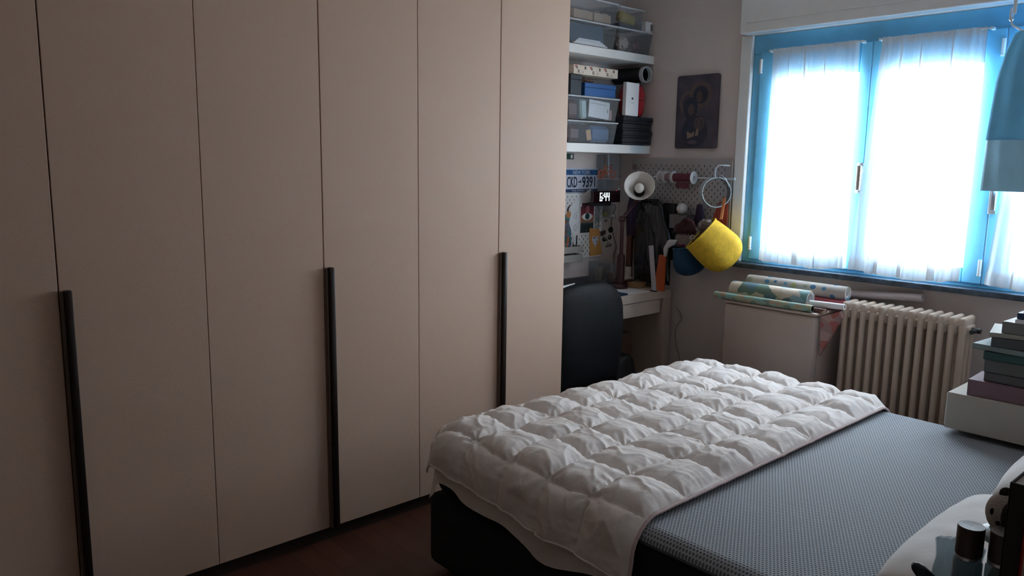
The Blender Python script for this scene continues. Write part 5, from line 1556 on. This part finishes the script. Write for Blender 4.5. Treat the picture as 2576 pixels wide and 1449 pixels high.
BOTG = mat_clear('blue_grey_glass', (0.55, 0.66, 0.70), 0.45, 0.08, (0.16, 0.22, 0.25))
BCAP = M('dark_brown_cap', (0.055, 0.035, 0.030), 0.4)
def bottle(x, y, label, r=0.0158):
    b_ = thing('glass_bottle', label, 'bottle', (x, y, ZD), 'round-capped glass bottles on the dresser')
    zt = 1.0715
    obj('body', lathe(B(), [(r * 0.95, 0.001), (r * 1.08, 0.004), (r * 1.08, zt - 0.048 - ZD), (r * 0.9, zt - 0.043 - ZD), (r * 0.72, zt - 0.041 - ZD)], (x, y, ZD), (0, 0, 1), 32), BOTG, b_, smooth=True)
    obj('collar', lathe(B(), [(r * 0.98, 0), (r * 1.0, 0.001), (r * 0.98, 0.004)], (x, y, zt - 0.0425), (0, 0, 1), 32), STEEL, b_, smooth=True)
    cp_ = obj('cap', lathe(B(), [(r * 0.97, 0), (r, 0.001), (r, 0.036), (r * 0.98, 0.0375)], (x, y, zt - 0.038), (0, 0, 1), 36), BCAP, b_, smooth=True)
    obj('cap_disc', lathe(B(), [(r * 0.97, 0), (r * 0.97, 0.0008), (r * 0.1, 0.0004)], (x, y, zt - 0.0004), (0, 0, 1), 36), M('brushed_cap_top', (0.42, 0.42, 0.43), 0.35, metal=0.5), cp_, smooth=True)
bottle(2.362, 1.066, 'glass bottle with brown cap and silver top, left one')
bottle(2.396, 1.078, 'glass bottle with brown cap next to the black book')

# soft black and white toy
ty = thing('plush_toy', 'small black and white plush bear behind the bottles', 'toy', (2.375, 1.135, ZD))
PLW = M('cream_plush', (0.52, 0.47, 0.44), 0.95, bump=0.3, bscale=500)
PLB = M('black_plush', (0.012, 0.012, 0.015), 0.95, bump=0.3, bscale=500)
obj('body', ball(B(), (2.398, 1.140, ZD + 0.07), 0.040, 24, (0.85, 0.7, 1.5)), PLB, ty, smooth='all')
obj('head', ball(B(), (2.391, 1.122, 1.080), 0.031, 28, (0.98, 0.92, 1.0)), PLW, ty, smooth='all')
obj('eye_patch', ball(B(), (2.3995, 1.0990, 1.086), 0.0185, 18, (0.85, 0.55, 1.3), RY(12)), PLB, ty, smooth='all')
obj('eye_patch', ball(B(), (2.374, 1.0995, 1.085), 0.0036, 12, (0.8, 0.7, 1.3)), PLB, ty, smooth='all')
obj('ear', ball(B(), (2.409, 1.118, 1.108), 0.0130, 16, (1, 0.7, 1)), PLB, ty, smooth='all')
obj('ear', ball(B(), (2.384, 1.116, 1.107), 0.0090, 16, (1, 0.7, 1)), PLB, ty, smooth='all')
obj('nose', ball(B(), (2.383, 1.0945, 1.074), 0.0030, 12), PLB, ty, smooth='all')
obj('scarf', lathe(B(), [(0.024, 0), (0.034, 0.004), (0.034, 0.012), (0.024, 0.016), (0.024, 0)], (2.391, 1.124, 1.040), (0, 0, 1), 28, closed_ends=False), M('pale_blue_satin', (0.50, 0.60, 0.66), 0.4), ty, smooth=True)

def standing_book(x0, x1, y0, y1, h, mat, label):
    r = thing('book', label, 'book', ((x0 + x1) / 2, (y0 + y1) / 2, ZD), 'books standing on the dresser')
    bb = box(B(), x0, x0 + 0.002, y0, y1, ZD + 0.001, ZD + h, 0.0006, 1)
    box(bb, x1 - 0.002, x1, y0, y1, ZD + 0.001, ZD + h, 0.0006, 1)
    box(bb, x0, x1, y0, y0 + 0.002, ZD + 0.001, ZD + h, 0.0006, 1)
    obj('cover', bb, mat, r)
    obj('pages', box(B(), x0 + 0.002, x1 - 0.002, y0 + 0.002, y1 - 0.004, ZD + 0.004, ZD + h - 0.004), PAPER, r)
standing_book(2.4285, 2.4465, 0.94, 1.09, 0.302, C('book_black', (0.010, 0.009, 0.011)), 'tall black book standing beside the bottles')
standing_book(2.4475, 2.480, 0.93, 1.09, 0.276, C('book_red', (0.34, 0.022, 0.018)), 'red book standing at the lower right frame edge')

# dark tube leaning out of a crumpled clear pouch
tbq = thing('dark_tube', 'dark teal cosmetic tube leaning left of the bottles', 'tube', (2.35, 1.05, ZD))
axp = Vector((-0.036, -0.012, 0.030)).normalized()
p0 = Vector((2.348, 1.034, 0.985))
TEAL = M('dark_teal_plastic', (0.012, 0.028, 0.035), 0.3)
obj('body', lathe(B(), [(0.013, -0.06), (0.014, -0.02), (0.0135, 0.008), (0.011, 0.012)], p0, axp, 24), TEAL, tbq, smooth=True)
obj('cap', lathe(B(), [(0.009, 0.012), (0.009, 0.016), (0.0085, 0.036), (0.0065, 0.044), (0.003, 0.048)], p0, axp, 24), TEAL, tbq, smooth=True)
obj('stem', cyl(B(), p0 - axp * 0.055, (2.385, 1.036, ZD + 0.002), 0.008, seg=14), TEAL, tbq, smooth=True)
def pouch(u, v):
    x = 2.312 + 0.060 * u + 0.006 * noise.noise((u * 3, v * 3, 1))
    z_ = ZD + 0.002 + (0.150 - 0.018 * abs(u - 0.6)) * v
    y = 1.094 + 0.008 * noise.noise((u * 2.5, v * 2.5, 5)) + 0.006 * noise.noise((u * 8, v * 8, 3))
    return Vector((x, y, z_))
bb = sheet(B(), pouch, 30, 30)
bb2 = sheet(bb, lambda u, v: pouch(u, v) + Vector((0, 0.004 + 0.016 * math.sin(math.pi * u) * (1 - 0.6 * v), 0)), 30, 30)
solo('plastic_pouch', bb2, mat_clear('bluish_film', (0.72, 0.82, 0.86), 0.62, 0.2, (0.32, 0.42, 0.46)), 'crumpled bluish clear plastic pouch behind the dark tube', 'pouch', smooth='all')
